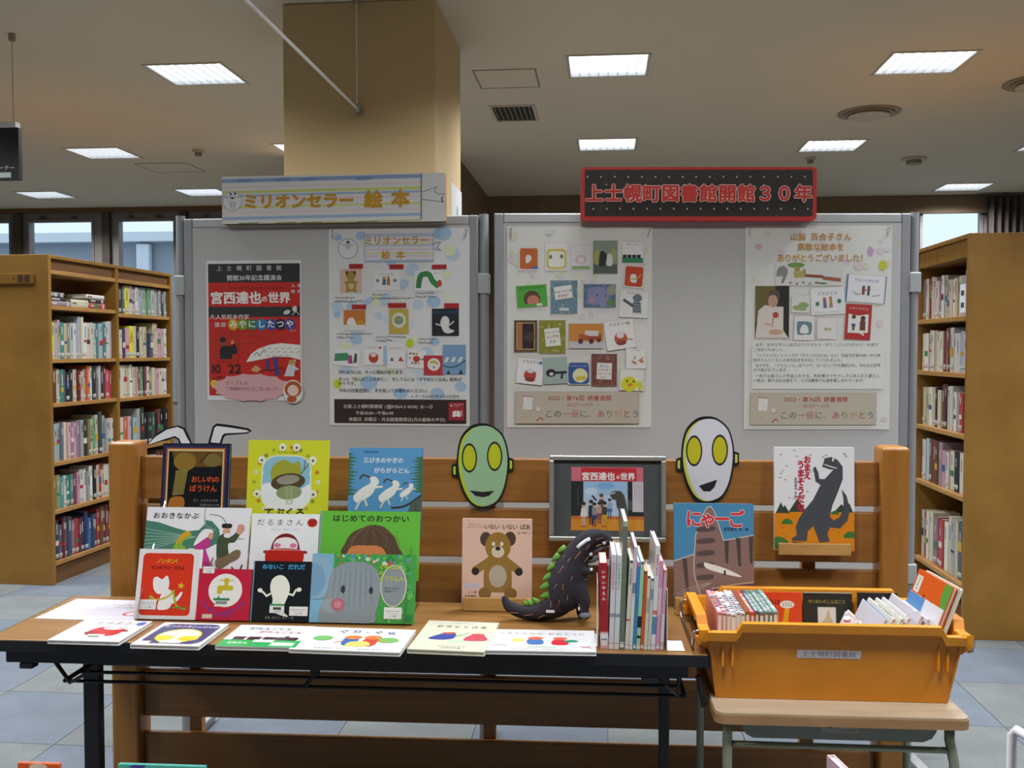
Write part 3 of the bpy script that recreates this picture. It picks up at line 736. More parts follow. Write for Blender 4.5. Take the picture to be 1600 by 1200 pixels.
a.scrib(340, 620, 616, 18, 'd9574a').scrib(320, 540, 660, 18, 'd9574a')
a.poly([(366, 796), (400, 740), (450, 705), (520, 680), (600, 668), (728, 680), (728, 780), (660, 762), (560, 758), (480, 775)], 'ece9e4', False)
for q in range(16): xx = 470 + (q % 6) * 44 + (q // 6) * 14; yy = 700 + (q // 6) * 24; a.line([(xx, yy + 6), (xx + 20, yy)], 3, '555555')
a.line([(420, 750), (440, 730), (455, 752), (480, 720), (500, 715)], 4, '333333', True)
a.poly([(498, 790), (520, 770), (525, 850), (500, 850)], '4a3e78').poly([(545, 765), (575, 765), (575, 840), (600, 880), (560, 880)], '27488e')
a.poly([(395, 850), (430, 815), (465, 840), (440, 865)], 'c9a878').line([(470, 860), (500, 845), (540, 850), (600, 830), (620, 860)], 5, '2b2a3c', True)
a.poly([(620, 890), (640, 830), (660, 780), (700, 778), (690, 820), (720, 845), (690, 850), (685, 890)], 'd2d2d4').ell(672, 796, 22, 18, 'b79a55')
a.text('10', 122, 838, 86, '2c2220', 'l', .02).text('22', 245, 838, 86, '2c2220', 'l', .02).scrib(140, 300, 900, 24, '7a2a22')
a.ell(150, 940, 26, 26, 'd9c33a')
r, *_ = poster(ROOM, 3.3, px, 'poster', 'red and black lecture poster on the left end of the left board', a)
a.build('poster_print', r, 'paper')
# pink cloud note stuck on its lower edge with an orange dot card
px = (332, 452, 583, 627); y = 3.294
xa = hy(ROOM, 332, 600, y)[0]; xb = hy(ROOM, 455, 600, y)[0]; zt = hy(ROOM, 390, 583, y)[1]; zb = hy(ROOM, 390, 628, y)[1]
cl = []
for k in range(14):
    t = 2 * pi * k / 14
    for dt, rr in ((-.14, 1.0), (0, 1.1), (.14, 1.0)): cl.append(((xa + xb) / 2 + (xb - xa) / 2 * rr * .93 * cos(t + dt), (zt + zb) / 2 + (zt - zb) / 2 * rr * .9 * sin(t + dt)))
v = thing('paper_note', 'pink cloud-shaped paper note stuck on the foot of the red poster', 'note', ROOM, ((xa + xb) / 2, y, zb))
m = MB().prism(cl, 'y', y - .0012, y); m.color('d9a9ae'); m.c = [m.cur] * len(m.f)
part('note_card', m, 'paper', v)
a = Art(xb - xa, zt - zb, 0, 0, 520, 190); a.text('たくさんの', 90, 66, 30, '6d3a44', 'l').text('ご来場ありがとうございました！', 90, 104, 28, '6d3a44', 'l', 0, gap=.85)
o = a.build('note_lettering', v, 'paper', -.0011)
px = (443, 474, 592, 632); y = 3.2915; x0, z0 = hy(ROOM, 458, 612, y); k = 3.3 / 1500
v = thing('paper_sticker', 'orange round paper cut-out at the lower right of the red poster', 'sticker', ROOM, (x0, y, z0))
m = MB(); m.color('e8e4e0').prism([(x0 + 17 * k * cos(t) * .95, z0 + 19 * k * sin(t)) for t in [i * pi / 14 for i in range(28)]], 'y', y - .001, y)
part('sticker_card', m, 'paper', v)
a = Art(34 * k, 38 * k, 0, 0, 34, 38); a.ell(17, 15, 14, 13, 'b3582a').ell(17, 17, 9, 9, 'ecd0bf').ell(15, 31, 8, 5.5, 'b3582a')
o = a.build('sticker_print', v, 'paper', -.0010); o.location = (0, 0, -19 * k)
# ---- poster 2
px = (515, 734, 357, 665); a = fit(newart(px, (500, 350), 3.636), ROOM, 3.3, px)
a.rect(50, 20, 850, 1150, 'e6e7e8')
spots(a, 34, ['c3d8ea', 'd6e4ee', 'e4ead0', 'b6d0e8', 'e7edc4'], 80, 60, 840, 980, 18, 44)
for x, y_, r_ in ((108, 72, 24), (240, 65, 30), (700, 55, 50), (280, 900, 50), (460, 960, 40), (668, 960, 40), (650, 440, 40), (800, 920, 34), (210, 655, 34), (655, 665, 28), (100, 512, 22)): a.ell(x, y_, r_, r_ * .8, 'a9c9e6')
for x, y_ in ((515, 676), (100, 908)): a.ell(x, y_, 22, 26, 'c6d82a')
a.ell(165, 137, 58, 58, '8d9aa4').ell(165, 137, 54, 54, 'eaeef0').ell(165, 118, 16, 24, 'c9ccd0').ell(165, 100, 10, 8, '555a60').line([(130, 112), (150, 120)], 4, '8a9098').line([(200, 112), (180, 120)], 4, '8a9098')
a.rect(258, 56, 650, 216, '6f8fae').rect(261, 59, 647, 213, 'e9e4ea')
for yy, cc in ((64, 'a3bfdc'), (85, 'e4d4de'), (108, 'e3e6a0'), (118, 'a9c6e0'), (140, 'e4d0dc'), (163, 'dfe592'), (178, 'e2d2dc'), (204, '9fbde0')): a.rect(261, yy, 647, yy + 7, cc)
a.text('ミリオンセラー', 440, 94, 54, 'd09a2c', 'c', .03, sx=.98).text('絵本', 437, 176, 52, 'd09a2c', 'c', .03, gap=1.6)
a.line([(650, 115), (690, 105), (670, 135), (692, 155), (650, 140)], 4, '8a9098')
def rlabel(x0_, y0_, x1_, y1_, s): a.rect(x0_, y0_, x1_, y1_, 'b92e2c'); a.scrib(x0_ + 12, x1_ - 12, (y0_ + y1_) / 2, 12, '7d1f1c')
a.rect(118, 252, 243, 388, 'e3bfae')
a.ell(180, 290, 28, 28, 'b0913f').ell(158, 274, 9, 11, '5b4a35').ell(202, 274, 9, 11, '5b4a35').ell(182, 345, 30, 36, 'b0913f').ell(182, 348, 15, 20, 'd6c7a0').line([(148, 330), (215, 330)], 14, 'b0913f').ell(162, 375, 12, 10, 'b0913f').ell(204, 375, 12, 10, 'b0913f')
rlabel(170, 224, 250, 251, '691万部')
a.rect(309, 262, 462, 375, 'efefef').text('ぐりとぐら', 380, 285, 18, '3a4a80', 'c').ell(333, 320, 9, 10, '7b8f86').ell(431, 320, 9, 10, '7b8f86').poly([(360, 345), (362, 308), (380, 312), (380, 345)], '4c6da6').poly([(386, 345), (386, 312), (402, 306), (404, 345)], 'c06a3c').ell(370, 305, 9, 8, 'c98f54').ell(394, 303, 9, 8, 'c98f54')
rlabel(400, 229, 481, 256, '542万部')
a.rect(545, 262, 700, 378, 'efefef').line([(565, 355), (575, 300), (600, 285), (625, 290), (645, 325), (672, 350)], 30, '3f8a4c', True).ell(683, 338, 13, 20, 'c0552e').text('はらぺこ', 676, 280, 12, '777777', 'c')
rlabel(640, 232, 723, 258, '422万部')
a.rect(138, 486, 262, 600, 'cf7a35').rect(138, 570, 262, 604, 'e8e4e0').poly([(160, 570), (162, 540), (185, 528), (200, 540), (208, 572)], 'eceae6', True).ell(234, 556, 18, 16, 'c99f32')
rlabel(185, 455, 267, 482, '309万部')
a.rect(398, 480, 508, 622, 'cbb04a').ell(453, 545, 40, 44, 'dbe2cf').ell(452, 545, 26, 24, '7e9c80').ell(452, 540, 16, 12, 'a8a46a')
rlabel(391, 447, 495, 475, '329万部')
a.rect(640, 480, 791, 634, '22252f').text('ねないこだれだ', 718, 500, 20, '2e6f9d', 'c').poly([(688, 555), (700, 527), (722, 524), (738, 545), (736, 590), (766, 605), (738, 620), (708, 612), (692, 580)], 'e6e4de', True).line([(690, 575), (662, 566)], 7, 'e6e4de').line([(736, 575), (762, 552)], 7, 'e6e4de')
rlabel(709, 450, 792, 479, '311万部')
for tx, ty, l1, l2 in ((90, 416, 'いないいないばあ', '松谷みよ子 瀬川康男'), (305, 400, 'ぐりとぐら', 'なかがわりえこ おおむらゆりこ'), (545, 392, 'はらぺこあおむし', 'エリック・カール'), (100, 622, 'しろくまちゃんのほっとけーき', 'わかやまけん'), (322, 640, 'てぶくろ ウクライナ民話', 'うちだりさこ'), (560, 652, 'ねないこだれだ', 'せなけいこ')):
    a.scrib(tx, tx + len(l1) * 14, ty, 12, '8d8d90').scrib(tx, tx + len(l2) * 15, ty + 20, 13, '7c7c80')
a.at(155, 760, 6).rect(-72, -50, 72, 46, 'eeeeee').poly([(-70, -20), (0, -30), (30, 10), (-70, 25)], '4e9468').poly([(8, 28), (12, -18), (26, -20), (38, 30)], 'b93f8f').poly([(40, 25), (42, -30), (56, -32), (60, 20)], '3c5a4a').off()
a.rect(252, 688, 364, 800, 'eeeeef').text('だるまさん', 300, 700, 16, '666666', 'c').ell(346, 701, 7, 7, 'c04c2e').ell(308, 758, 28, 30, 'c1492f').ell(308, 742, 16, 12, 'e8dcd6')
a.rect(384, 672, 490, 822, 'ece9ea').text('おおきなかぶ', 438, 704, 14, '777777', 'c').poly([(402, 776), (412, 752), (424, 776)], '3d5c9d').poly([(448, 778), (462, 750), (480, 778)], 'bf4848').rect(366, 690, 382, 800, 'a9cce4')
a.at(552, 765, 6).rect(-50, -55, 52, 52, 'eeeded').ell(0, 0, 20, 18, 'c94038')
for q in range(9): a.ell(-38 + (q % 5) * 18, -28 + (q // 3) * 26, 7, 6, ('c94038', '4d8c58', 'd29a4e')[q % 3])
a.off().rect(593, 745, 702, 856, 'c5383d').ell(650, 796, 36, 36, 'eceae4').line([(632, 785), (655, 780), (670, 792)], 12, 'c5b530').ell(650, 812, 5, 7, '4a8a5a')
a.rect(700, 684, 830, 852, '7fa6cc').line([(700, 800), (740, 812), (790, 800), (828, 770)], 6, '3b4a5e', True)
for q in (722, 760, 798): a.poly([(q - 16, 782), (q, 752), (q + 16, 756), (q + 4, 782)], 'dfe6ea')
a.poly([(720, 850), (732, 826), (744, 850)], '2f3a48').poly([(790, 850), (802, 820), (814, 850)], '2f3a48')
a.text('売れるのには、きっと理由があります。', 105, 840, 24, '2f3236', 'l', .006, gap=.9).text('きっと「読んだことがあり」、そして人にも「すすめたくなる」絵本ば', 105, 880, 23.5, '2f3236', 'l', .006, gap=.93).text('かりです。', 105, 905, 23, '2f3236', 'l', .006).text('今年の読書週間に、手を取ってお確かめください。', 107, 945, 24, '2f3236', 'l', .006, gap=.95).text('※データは2021年12月15日現在', 795, 976, 20, '55585c', 'r')
a.rect(82, 995, 832, 1130, '31201c').text('主催:上士幌町図書館 (☎:01564-2-4634) 火―日', 133, 1036, 25, 'd9d4d2', 'l', .01, gap=.98).text('午前10:00―午後6:00', 205, 1074, 24, 'd9d4d2', 'l', .01).text('休館日 月曜日・月末図書整理日(月の最後の平日)', 165, 1110, 25, 'd9d4d2', 'l', .01, gap=.99)
a.rect(733, 1010, 822, 1112, 'a82433').text('4', 742, 1028, 22, 'efe6e6', 'l', .02).text('質の高い教育を', 762, 1022, 8, 'efe6e6').text('みんなに', 762, 1032, 8, 'efe6e6').poly([(755, 1062), (775, 1056), (777, 1090), (755, 1094)], 'efe6e6').poly([(799, 1062), (779, 1056), (777, 1090), (799, 1094)], 'f4eeee').line([(806, 1056), (806, 1086)], 4, 'efe6e6')
r, xa, xb, zb, zt = poster(ROOM, 3.3, px, 'poster', 'white poster of nine best-selling picture books on the left board', a)
a.build('poster_print', r, 'paper')
def pins(r, xa, xb, zb, zt, y):
    for x, s in ((xa + .012, 1), (xb - .012, -1)):
        part('pin', MB().tube([(x - .004, y - .004, zt - .008), (x + .004, y - .006, zt - .004), (x + .005, y - .006, zt - .014), (x, y - .005, zt - .02), (x + s * .004, y - .004, zt - .036)], .0014, 5), 'frame', r)
pins(r, xa, xb, zb, zt, 3.299)
# ---- posters 3 and 4 (right board)
def foot(a, x0_, y0_, x1_, y1_):
    a.rect(x0_, y0_, x1_, y1_, 'b9aa98').rect(x0_ + 4, y0_ + 4, x1_ - 4, y1_ - 4, 'c2b9a8')
    a.at(x0_ + 70, y0_ + 62, 4).rect(-28, -36, 28, 36, 'b8564a').rect(-26, -32, 28, 38, 'e4e2de').off()
    a.ell(x0_ + 130, y0_ + 98, 13, 14, 'ded2c4').line([(x0_ + 110, y0_ + 100), (x0_ + 128, y0_ + 116), (x0_ + 150, y0_ + 112)], 3, 'b88074', True).line([(x0_ + 122, y0_ + 165), (x0_ + 142, y0_ + 148), (x0_ + 156, y0_ + 158)], 6, 'b14b34', True).line([(x0_ + 48, y0_ + 150), (x0_ + 72, y0_ + 142)], 3, 'b08c80')
    w_ = x1_ - x0_
    a.text('2022・第76回 読書週間', x0_ + w_ * .52, y0_ + 37, 31, 'b5483e', 'c', .015, sx=1.06, gap=1.02).text('10/27～11/9', x0_ + w_ * .52, y0_ + 73, 29, 'b0645a', 'c', 0, gap=1.05)
    a.text('この一冊に、ありがとう', x0_ + 168, y0_ + 126, 47, ['5f6f86', '6a6a5c', 'b07a5c', 'c4708c', '7a7a68', '7a8a9a', 'b8607e', '8a8a52', 'c79a62', 'a8584c', '4a6d9c'], 'l', .012, gap=1.03)
def flowers(a, n=70):
    spots(a, n, ['e0d9c8', 'd9dcc0', 'e0cfd6', 'd6dbe0', 'e6e2c6', 'dcd0dc', 'e2e6dc'], 60, 50, 850, 1140, 10, 26)
px = (792, 1018, 354, 668); a = fit(newart(px, (780, 345), 3.584), RBOARD, 3.3, px)
a.rect(40, 30, 860, 1160, 'e3e2dc'); flowers(a)
def mini(x0_, y0_, x1_, y1_, bgc, deg=0, title=None, tcol='444444', ts=.12, ty=.14):
    w_, h_ = x1_ - x0_, y1_ - y0_; a.at((x0_ + x1_) / 2, (y0_ + y1_) / 2, deg); a.rect(-w_ / 2 - 1.5, -h_ / 2 - 1.5, w_ / 2 + 1.5, h_ / 2 + 1.5, 'b4b0a8').rect(-w_ / 2, -h_ / 2, w_ / 2, h_ / 2, bgc)
    if title: a.text(title, 0, -h_ / 2 + h_ * ty, w_ * ts, tcol, 'c', .01)
    return w_, h_
mini(108, 148, 222, 276, 'eae6e2'); a.rect(-50, -58, 50, 58, 'c8692f', 10).poly([(-18, 12), (-14, -16), (2, -22), (16, -8), (8, 14), (-10, 26)], 'e8e4de', True).ell(34, 50, 20, 8, '5a6ab0').text('ノンタン', 0, -42, 14, '8a3a1c', 'c')
mini(256, 122, 381, 278, 'e9e5e0'); a.rect(-54, -42, 56, 70, 'd3c24a', 24).rect(-44, -30, 46, 60, 'ebe9e0', 20).ell(-32, 2, 9, 12, '5f8a5a').ell(30, 0, 9, 12, '5f8a5a')
mini(400, 135, 512, 272, 'e6dfe2'); a.rect(-50, 50, 50, 66, '8fb46c').ell(0, 12, 32, 26, 'dcc4cc').ell(0, 16, 18, 16, 'eee6e4')
mini(524, 112, 660, 296, '8d9a88'); a.rect(-66, 40, 66, 90, '5d6660').ell(-44, 0, 20, 44, 'b3ac58').ell(46, -10, 18, 40, 'a8a870').poly([(-34, 44), (-30, -24), (-10, -34), (8, -10), (-2, 44)], '2e3236', True).poly([(8, 44), (10, -6), (26, -22), (40, 4), (38, 44)], 'dedfe0', True)
mini(686, 118, 803, 234, 'eeedea', 0, 'がたんごとん', '555555', .1, .12); a.rect(-58, 32, 58, 58, '3a8a5a')
for q in (-44, -18, 8, 34): a.rect(q - 11, 14, q + 11, 32, '2a2a30')
mini(696, 248, 808, 374, 'e8e4e0', 4); a.rect(-50, -56, 50, 56, 'cb4a28', 10).poly([(-16, 30), (-18, -6), (-4, -14), (12, -6), (16, 32)], 'ece8e0', True).line([(-24, 20), (20, 10), (36, -14)], 6, 'c8b440', True)
mini(98, 360, 266, 480, '52ab3f', -4, 'はじめてのおつかい', '234a20', .09, .12); a.ell(0, 16, 46, 46, '5c4238').ell(6, 26, 34, 30, 'cf8068').rect(-84, 44, 84, 60, '52ab3f').ell(40, 50, 18, 8, 'e6ddd6')
mini(288, 334, 436, 518, '6f8f9e'); spots(a, 60, ['8ba6b0', '5f7f90', '9ab2b6', '7a8f98'], -70, -88, 70, 88, 3, 8); a.rect(-26, 60, 28, 76, 'd9dedd').at(358, 400, -8).rect(-50, -36, 50, 36, 'e8e8e4').text('ウォーリーを', 0, -6, 17, '3a4a8c', 'c', .02).text('さがせ！', 0, 18, 18, 'a8423a', 'c', .02)
mini(472, 355, 650, 482, '5c6f8e'); spots(a, 30, ['7f86a8', '6a80a0', '8c94b4'], -80, -55, 80, 55, 8, 20); a.ell(-10, 0, 60, 52, '8d8fb4').ell(66, -30, 26, 28, '9aa08a').ell(62, 40, 26, 20, '5f8a5a').ell(-46, 26, 16, 14, 'c58aa0').ell(-14, -2, 4, 6, '2e3450').ell(34, 0, 4, 6, '2e3450')
mini(672, 390, 832, 540, 'e6e5e2', 3, '11ぴきのねこ', 'a85a62', .1, .1); a.ell(18, -34, 26, 22, '6f7884').poly([(-4, 50), (-6, -14), (34, -14), (46, 50)], '8b949c').line([(-6, 10), (-56, -20)], 16, '4f5862')
for q in range(4): a.line([(-4, -4 + q * 14), (40, -4 + q * 14)], 5, '3d4650')
mini(84, 556, 212, 732, '5b4634'); a.rect(-52, -76, 52, 76, 'c29a5c').rect(-46, -70, 46, 70, '2c211c').rect(-46, -70, -18, 70, 'a87448').ell(20, 4, 30, 26, '4a3a30')
mini(222, 556, 370, 740, '8f8e34'); spots(a, 50, ['a9a552', '7c8a3a', 'b3b070'], -70, -88, 70, 88, 3, 9); a.at(298, 650, -6).rect(-42, -50, 42, 50, 'eae8e0').text('ウォーリーの', 0, -28, 14, '3a4a8c', 'c', .02).text('ふしぎな', 0, -4, 18, 'b04a44', 'c', .02).text('たび', 0, 24, 18, '4a7a52', 'c', .02)
mini(390, 575, 580, 712, 'cd8a3c'); a.rect(-95, 30, 95, 68, 'c9c4c8').rect(-40, -10, 86, 22, 'a34b35').rect(-6, -30, 70, 0, 'd8d4cc').ell(-30, 30, 14, 14, '54302a').ell(30, 30, 14, 14, '54302a').ell(72, 24, 12, 12, '54302a').rect(-40, -6, 10, 16, 'b55a3a')
mini(594, 556, 756, 716, 'edeae8', -8, 'だるまさん', '555555', .13, .12); a.ell(54, -58, 9, 9, 'b5a84c').ell(2, 22, 36, 38, 'c05a3c').ell(2, 2, 22, 18, 'e6dcd8').line([(40, 30), (66, 36)], 5, '9a4a34').ell(2, 46, 28, 14, '8a4634')
mini(100, 770, 246, 912, 'edebea', 6, 'だるまさん', '555555', .13, .12); a.ell(54, -52, 9, 9, '3a6fa8').ell(2, 22, 34, 36, 'b8483a').ell(2, -4, 22, 14, 'd8dadc').ell(4, 46, 28, 12, '8a3a32')
mini(246, 764, 380, 910, 'a4b6ae', -3); a.ell(-24, 12, 28, 22, '26282c').line([(0, 12), (60, 12)], 14, '26282c').line([(40, 14), (34, 44)], 12, '26282c').ell(-22, 18, 12, 9, 'd8d8d4')
mini(386, 790, 504, 914, 'e8e6e0'); a.rect(-58, -60, 58, 60, '35599a', 18).text('おつきさまこんばんは', 0, -42, 12, 'c6cede', 'c').ell(8, 12, 42, 40, 'e6e2b0').ell(-2, 28, 16, 12, 'cfbf4c').ell(26, 26, 16, 12, 'cfbf4c')
mini(516, 744, 658, 922, '7d4a42'); spots(a, 40, ['94605a', '6a3c38', 'a07a6c'], -66, -84, 66, 84, 3, 8); a.at(588, 838, 2).rect(-42, -44, 42, 48, 'e4e2dc').text('タイム', -2, -26, 18, '3a6ea0', 'c', .02).text('トラベラー', 0, -4, 15, '7a4a52', 'c', .02).text('ウォーリーを', 0, 16, 13, 'a84a44', 'c', .02).text('おえ！', 0, 36, 13, '8a9a4a', 'c', .02)
mini(710, 712, 818, 826, 'ebe8e4', 0, 'くだもの', '777777', .12, .1); spots(a, 12, ['c98a6c', 'b8a868', 'c06a5a'], -40, -20, 40, 44, 4, 9)
mini(676, 830, 808, 948, 'e6e4dc', 2); a.ell(-14, 24, 46, 42, 'dcd62c').ell(-26, 8, 5, 7, '3c3a20').ell(10, 8, 5, 7, '3c3a20').ell(-8, 28, 14, 10, 'd88a2c').poly([(36, 50), (34, 0), (48, 16), (56, -6), (60, 50)], 'd4d43a', True)
a.off(); foot(a, 88, 954, 784, 1134)
r, xa, xb, zb, zt = poster(RBOARD, 3.3, px, 'poster', 'white poster crowded with twenty small book covers, left side of right board', a)
a.build('poster_print', r, 'paper'); pins(r, xa, xb, zb, zt, 3.299)
px = (1163, 1391, 353, 671); a = fit(newart(px, (1150, 345), 3.584), RBOARD, 3.3, px)
a.rect(40, 20, 880, 1180, 'e3e2dc'); flowers(a, 74)
a.ell(815, 248, 24, 28, 'c6cc3c').ell(745, 170, 16, 24, 'c9a3cc').ell(120, 145, 20, 16, 'd8b4cc')
a.text('山脇 百合子さん', 468, 90, 44, 'c99450', 'c', .025, gap=1.05).text('素敵な絵本を', 468, 146, 44, 'c99450', 'c', .025).text('ありがとうございました！', 475, 208, 46, 'c99450', 'c', .02, gap=.92)
a.rect(216, 232, 592, 362, 'dcdcd6').poly([(222, 310), (230, 265), (262, 252), (285, 280), (262, 345), (248, 345), (255, 310)], '8e8a8c', True).ell(330, 248, 48, 15, '6f9a4c').rect(322, 255, 352, 290, 'a89a5a').rect(318, 280, 380, 318, 'b5aa6a').line([(385, 306), (478, 312)], 16, '8e4a34').line([(486, 320), (575, 330)], 20, 'a55f44').line([(440, 346), (500, 350)], 9, '5a8a54').ell(376, 285, 10, 18, 'b0a040')
for q in range(6): a.ell(300 + q * 36, 345 + (q % 2) * 6, 7, 5, ('b04a44', '6a6a6a')[q % 2])
a.rect(104, 364, 294, 656, '3a3322').rect(104, 364, 216, 560, '6d6431').rect(240, 364, 294, 640, '2c2624')
a.poly([(106, 655), (122, 500), (160, 470), (200, 478), (262, 480), (262, 610), (292, 655)], 'ddd3c8').ell(203, 448, 27, 36, 'c39a84').poly([(170, 430), (178, 398), (205, 384), (238, 400), (236, 440), (224, 418), (190, 415)], '5a5446', True).ell(219, 526, 17, 17, 'c04232').line([(205, 540), (200, 590)], 5, 'd2604e').line([(160, 575), (190, 580)], 8, 'c9948a').ell(220, 622, 40, 16, 'c9a48c')
def mini4(x0_, y0_, x1_, y1_, bgc, deg=0, title=None, tcol='444444', ts=.12, ty=.14, edge='b4b0a8'):
    w_, h_ = x1_ - x0_, y1_ - y0_; a.at((x0_ + x1_) / 2, (y0_ + y1_) / 2, deg); a.rect(-w_ / 2 - 1.5, -h_ / 2 - 1.5, w_ / 2 + 1.5, h_ / 2 + 1.5, edge).rect(-w_ / 2, -h_ / 2, w_ / 2, h_ / 2, bgc)
    if title: a.text(title, 0, -h_ / 2 + h_ * ty, w_ * ts, tcol, 'c', .01)
mini4(612, 304, 832, 456, 'e9e9ea', 4, 'そらいろのたね', '4a62a0', .09, .2); a.rect(-110, -76, -103, 76, '4a74b0').rect(105, -76, 110, 76, '4a74b0').rect(-22, -16, -6, 34, '8a4a40').rect(8, -18, 22, 36, '555560').line([(-22, 8), (22, 4)], 5, '8a4a40').line([(-70, 20), (-50, 34), (-30, 30)], 4, '666666').line([(36, 40), (80, 30)], 4, '888888')
mini4(308, 412, 408, 512, 'dfe0d8', 2); a.ell(16, 8, 30, 16, '8fae66').ell(-20, 24, 24, 14, 'a4a86a').ell(10, 30, 26, 10, '9fb07c')
mini4(414, 372, 604, 522, 'eaeaea', -3, 'ぐりとぐら', '4a4a5c', .12, .22); a.ell(-58, 14, 11, 13, '4f8262').ell(64, 4, 12, 13, '3f7a5c').poly([(-26, 40), (-26, -6), (-10, -10), (-6, 38)], '6a6a8c').poly([(6, 38), (10, -10), (24, -8), (28, 36)], 'b88a5c').ell(-18, -12, 9, 9, 'b06c4c').ell(16, -16, 9, 9, 'c27a4a').text('なかがわりえこ と おおむらゆりこ', 0, 62, 10, '888888', 'c')
mini4(608, 466, 752, 664, 'b8302f', 3, 'いやいやえん', 'e0c8b8', .13, .12); a.poly([(-56, -44), (0, -36), (56, -46), (58, 58), (30, 60), (40, 78), (10, 62), (-56, 62)], 'ece8e2').ell(-26, -28, 12, 12, '6a3e30').rect(-36, -16, -14, 10, 'e6e6e8').rect(-36, 10, -14, 26, '3a5a98').rect(-32, 26, -18, 48, '7a4a3c').ell(26, -22, 14, 14, '5a3a34').poly([(10, 46), (10, -10), (40, -10), (42, 46)], '6a4038')
mini4(322, 530, 436, 668, 'e4e2de', 1, None, edge='a8434a'); a.poly([(-40, -30), (-20, -38), (20, -36), (42, -24), (38, 30), (10, 36), (-36, 34)], '6d8894', True).poly([(-22, 26), (-16, -10), (0, -20), (18, -8), (22, 26)], 'e8e8e4', True)
mini4(452, 542, 560, 660, 'e7e1e0', 0, edge='d0b4b8'); a.ell(-6, 4, 12, 10, 'c2b48c').ell(14, 4, 12, 10, 'c8bc98')
a.off().rect(88, 672, 828, 940, 'e4e4df')
for k, s in enumerate([' 画家・絵本作家の山脇百合子(やまわき・ゆりこ)さんが9月29日、80歳で', 'ご逝去されました。', ' 『ぐりとぐら』シリーズや『そらいろのたね』など、児童文学者の姉・中川李', '枝子さんとともに人気作品を生み出してこられました。', ' なかでも、『ぐりとぐら』はアジア、ヨーロッパでも翻訳され、今もなお世界', '中で愛されています。', ' 一目で山脇さんの作品とわかる、色彩豊かでやさしさにあふれた愛らし', 'い絵は、国や文化を超えて、どの活動地でも長年親しまれています。']):
    n = sum(1 if ord(c) > 255 else .55 for c in s); sz = 21.0
    yy = (692, 720, 752, 778, 808, 834, 866, 892)[k]; a.text(s, 96, yy, sz, '4c4c50', 'l', .004, gap=(712 / (n * sz) if k % 2 == 0 else .97))
foot(a, 80, 962, 788, 1142)
r, xa, xb, zb, zt = poster(RBOARD, 3.3, px, 'poster', 'white thank-you poster with a photo of a woman in white, right end of board', a)
a.build('poster_print', r, 'paper'); pins(r, xa, xb, zb, zt, 3.299)
# ------------------------------------------------------------------ the two signs on top
y = 3.265; z0 = hy(ROOM, 520, 348, y)[1]; z1 = hy(ROOM, 520, 273, y)[1]; xa = hy(ROOM, 347, 312, y)[0]; xb = hy(ROOM, 696, 312, y)[0]
v = thing('title_sign', 'white striped sign with yellow lettering on top of the left board', 'sign', ROOM, ((xa + xb) / 2, y, z0))
part('sign_board', MB().box(xa, xb, y, y + .028, z0, z1), 'brownedge', v, .001)
a = Art(xb - xa, z1 - z0, 68, 45, 1428, 345); a.rect(68, 45, 1428, 345, 'e9e7e6')
for y0_, y1_, cc in ((52, 78, '92acd6'), (100, 112, 'ecd8dc'), (128, 146, 'd6df7a'), (152, 168, 'a9c4de'), (180, 196, 'ecdbe0'), (226, 240, 'dce488'), (258, 276, 'eddde1'), (292, 312, 'a6c2e2'), (334, 345, 'b9cc86')): a.poly([(68, y0_ + 10), (700, y0_ + 3), (1282, y0_ - 2), (1282, y1_ - 4), (700, y1_ + 1), (68, y1_ + 8)], cc)
for x in (170, 560, 900, 400): a.poly([(x, 62), (x + 90, 60), (x + 84, 80), (x - 8, 82)], '7d9ccc').line([(x, 342), (x + 120, 340)], 5, '5d7a3c')
a.ell(132, 202, 60, 62, '7f8890').ell(132, 202, 57, 59, 'ebecec').line([(112, 168), (122, 182), (140, 184), (154, 168)], 4, '4a4f55', True).ell(122, 156, 6, 9, '3c4046').ell(148, 154, 6, 9, '3c4046').ell(132, 180, 9, 6, '3c4046').line([(120, 200), (118, 228), (134, 250), (148, 228), (146, 200)], 3, '7f8890', True)
for q in range(4): a.line([(122, 206 + q * 9), (144, 206 + q * 9)], 2.4, '8f979e')
for x in (96, 170): a.line([(x - 8, 172), (x + 8, 180)], 3, '7f8890').line([(x + 4, 168), (x - 4, 184)], 3, '7f8890')
a.text('ミリオンセラー', 196, 206, 101, 'd19b22', 'l', .05, gap=.97).text('絵', 998, 203, 116, 'd19b22', 'c', .045).text('本', 1160, 200, 116, 'd19b22', 'c', .045)
a.rect(1282, 45, 1428, 345, 'e4e4e3').line([(1286, 46), (1284, 330)], 5, '4a4c4e').line([(1284, 164), (1374, 132), (1362, 158), (1382, 176), (1428, 174)], 3.5, '55585a').line([(1284, 206), (1412, 226), (1406, 196), (1420, 186)], 3.5, '55585a').line([(1404, 200), (1414, 226)], 7, '444648')
a.build('sign_print', v, 'paper')
y = 3.26; xa = hy(RBOARD, 908, 305, y)[0]; xb = hy(RBOARD, 1276, 305, y)[0]; z0 = hy(RBOARD, 1090, 345, y)[1]; z1 = hy(RBOARD, 1090, 261, y)[1]
v = thing('title_sign', 'red-framed black sign with red lettering on top of the right board', 'sign', RBOARD, ((xa + xb) / 2, y, z0))
def rr(x0_, x1_, z0_, z1_, r_, n=5):
    out = []
    for cx, cz, a0 in ((x1_ - r_, z1_ - r_, 0), (x0_ + r_, z1_ - r_, 90), (x0_ + r_, z0_ + r_, 180), (x1_ - r_, z0_ + r_, 270)):
        for k in range(n + 1): t = radians(a0 + 90 * k / n); out.append((cx + r_ * cos(t), cz + r_ * sin(t)))
    return out
M['signred'] = m_plain('sign_red', 'b5241e', .5)
part('sign_board', MB().prism(rr(xa, xb, z0, z1, .016), 'y', y, y + .03), 'signred', v, .002)
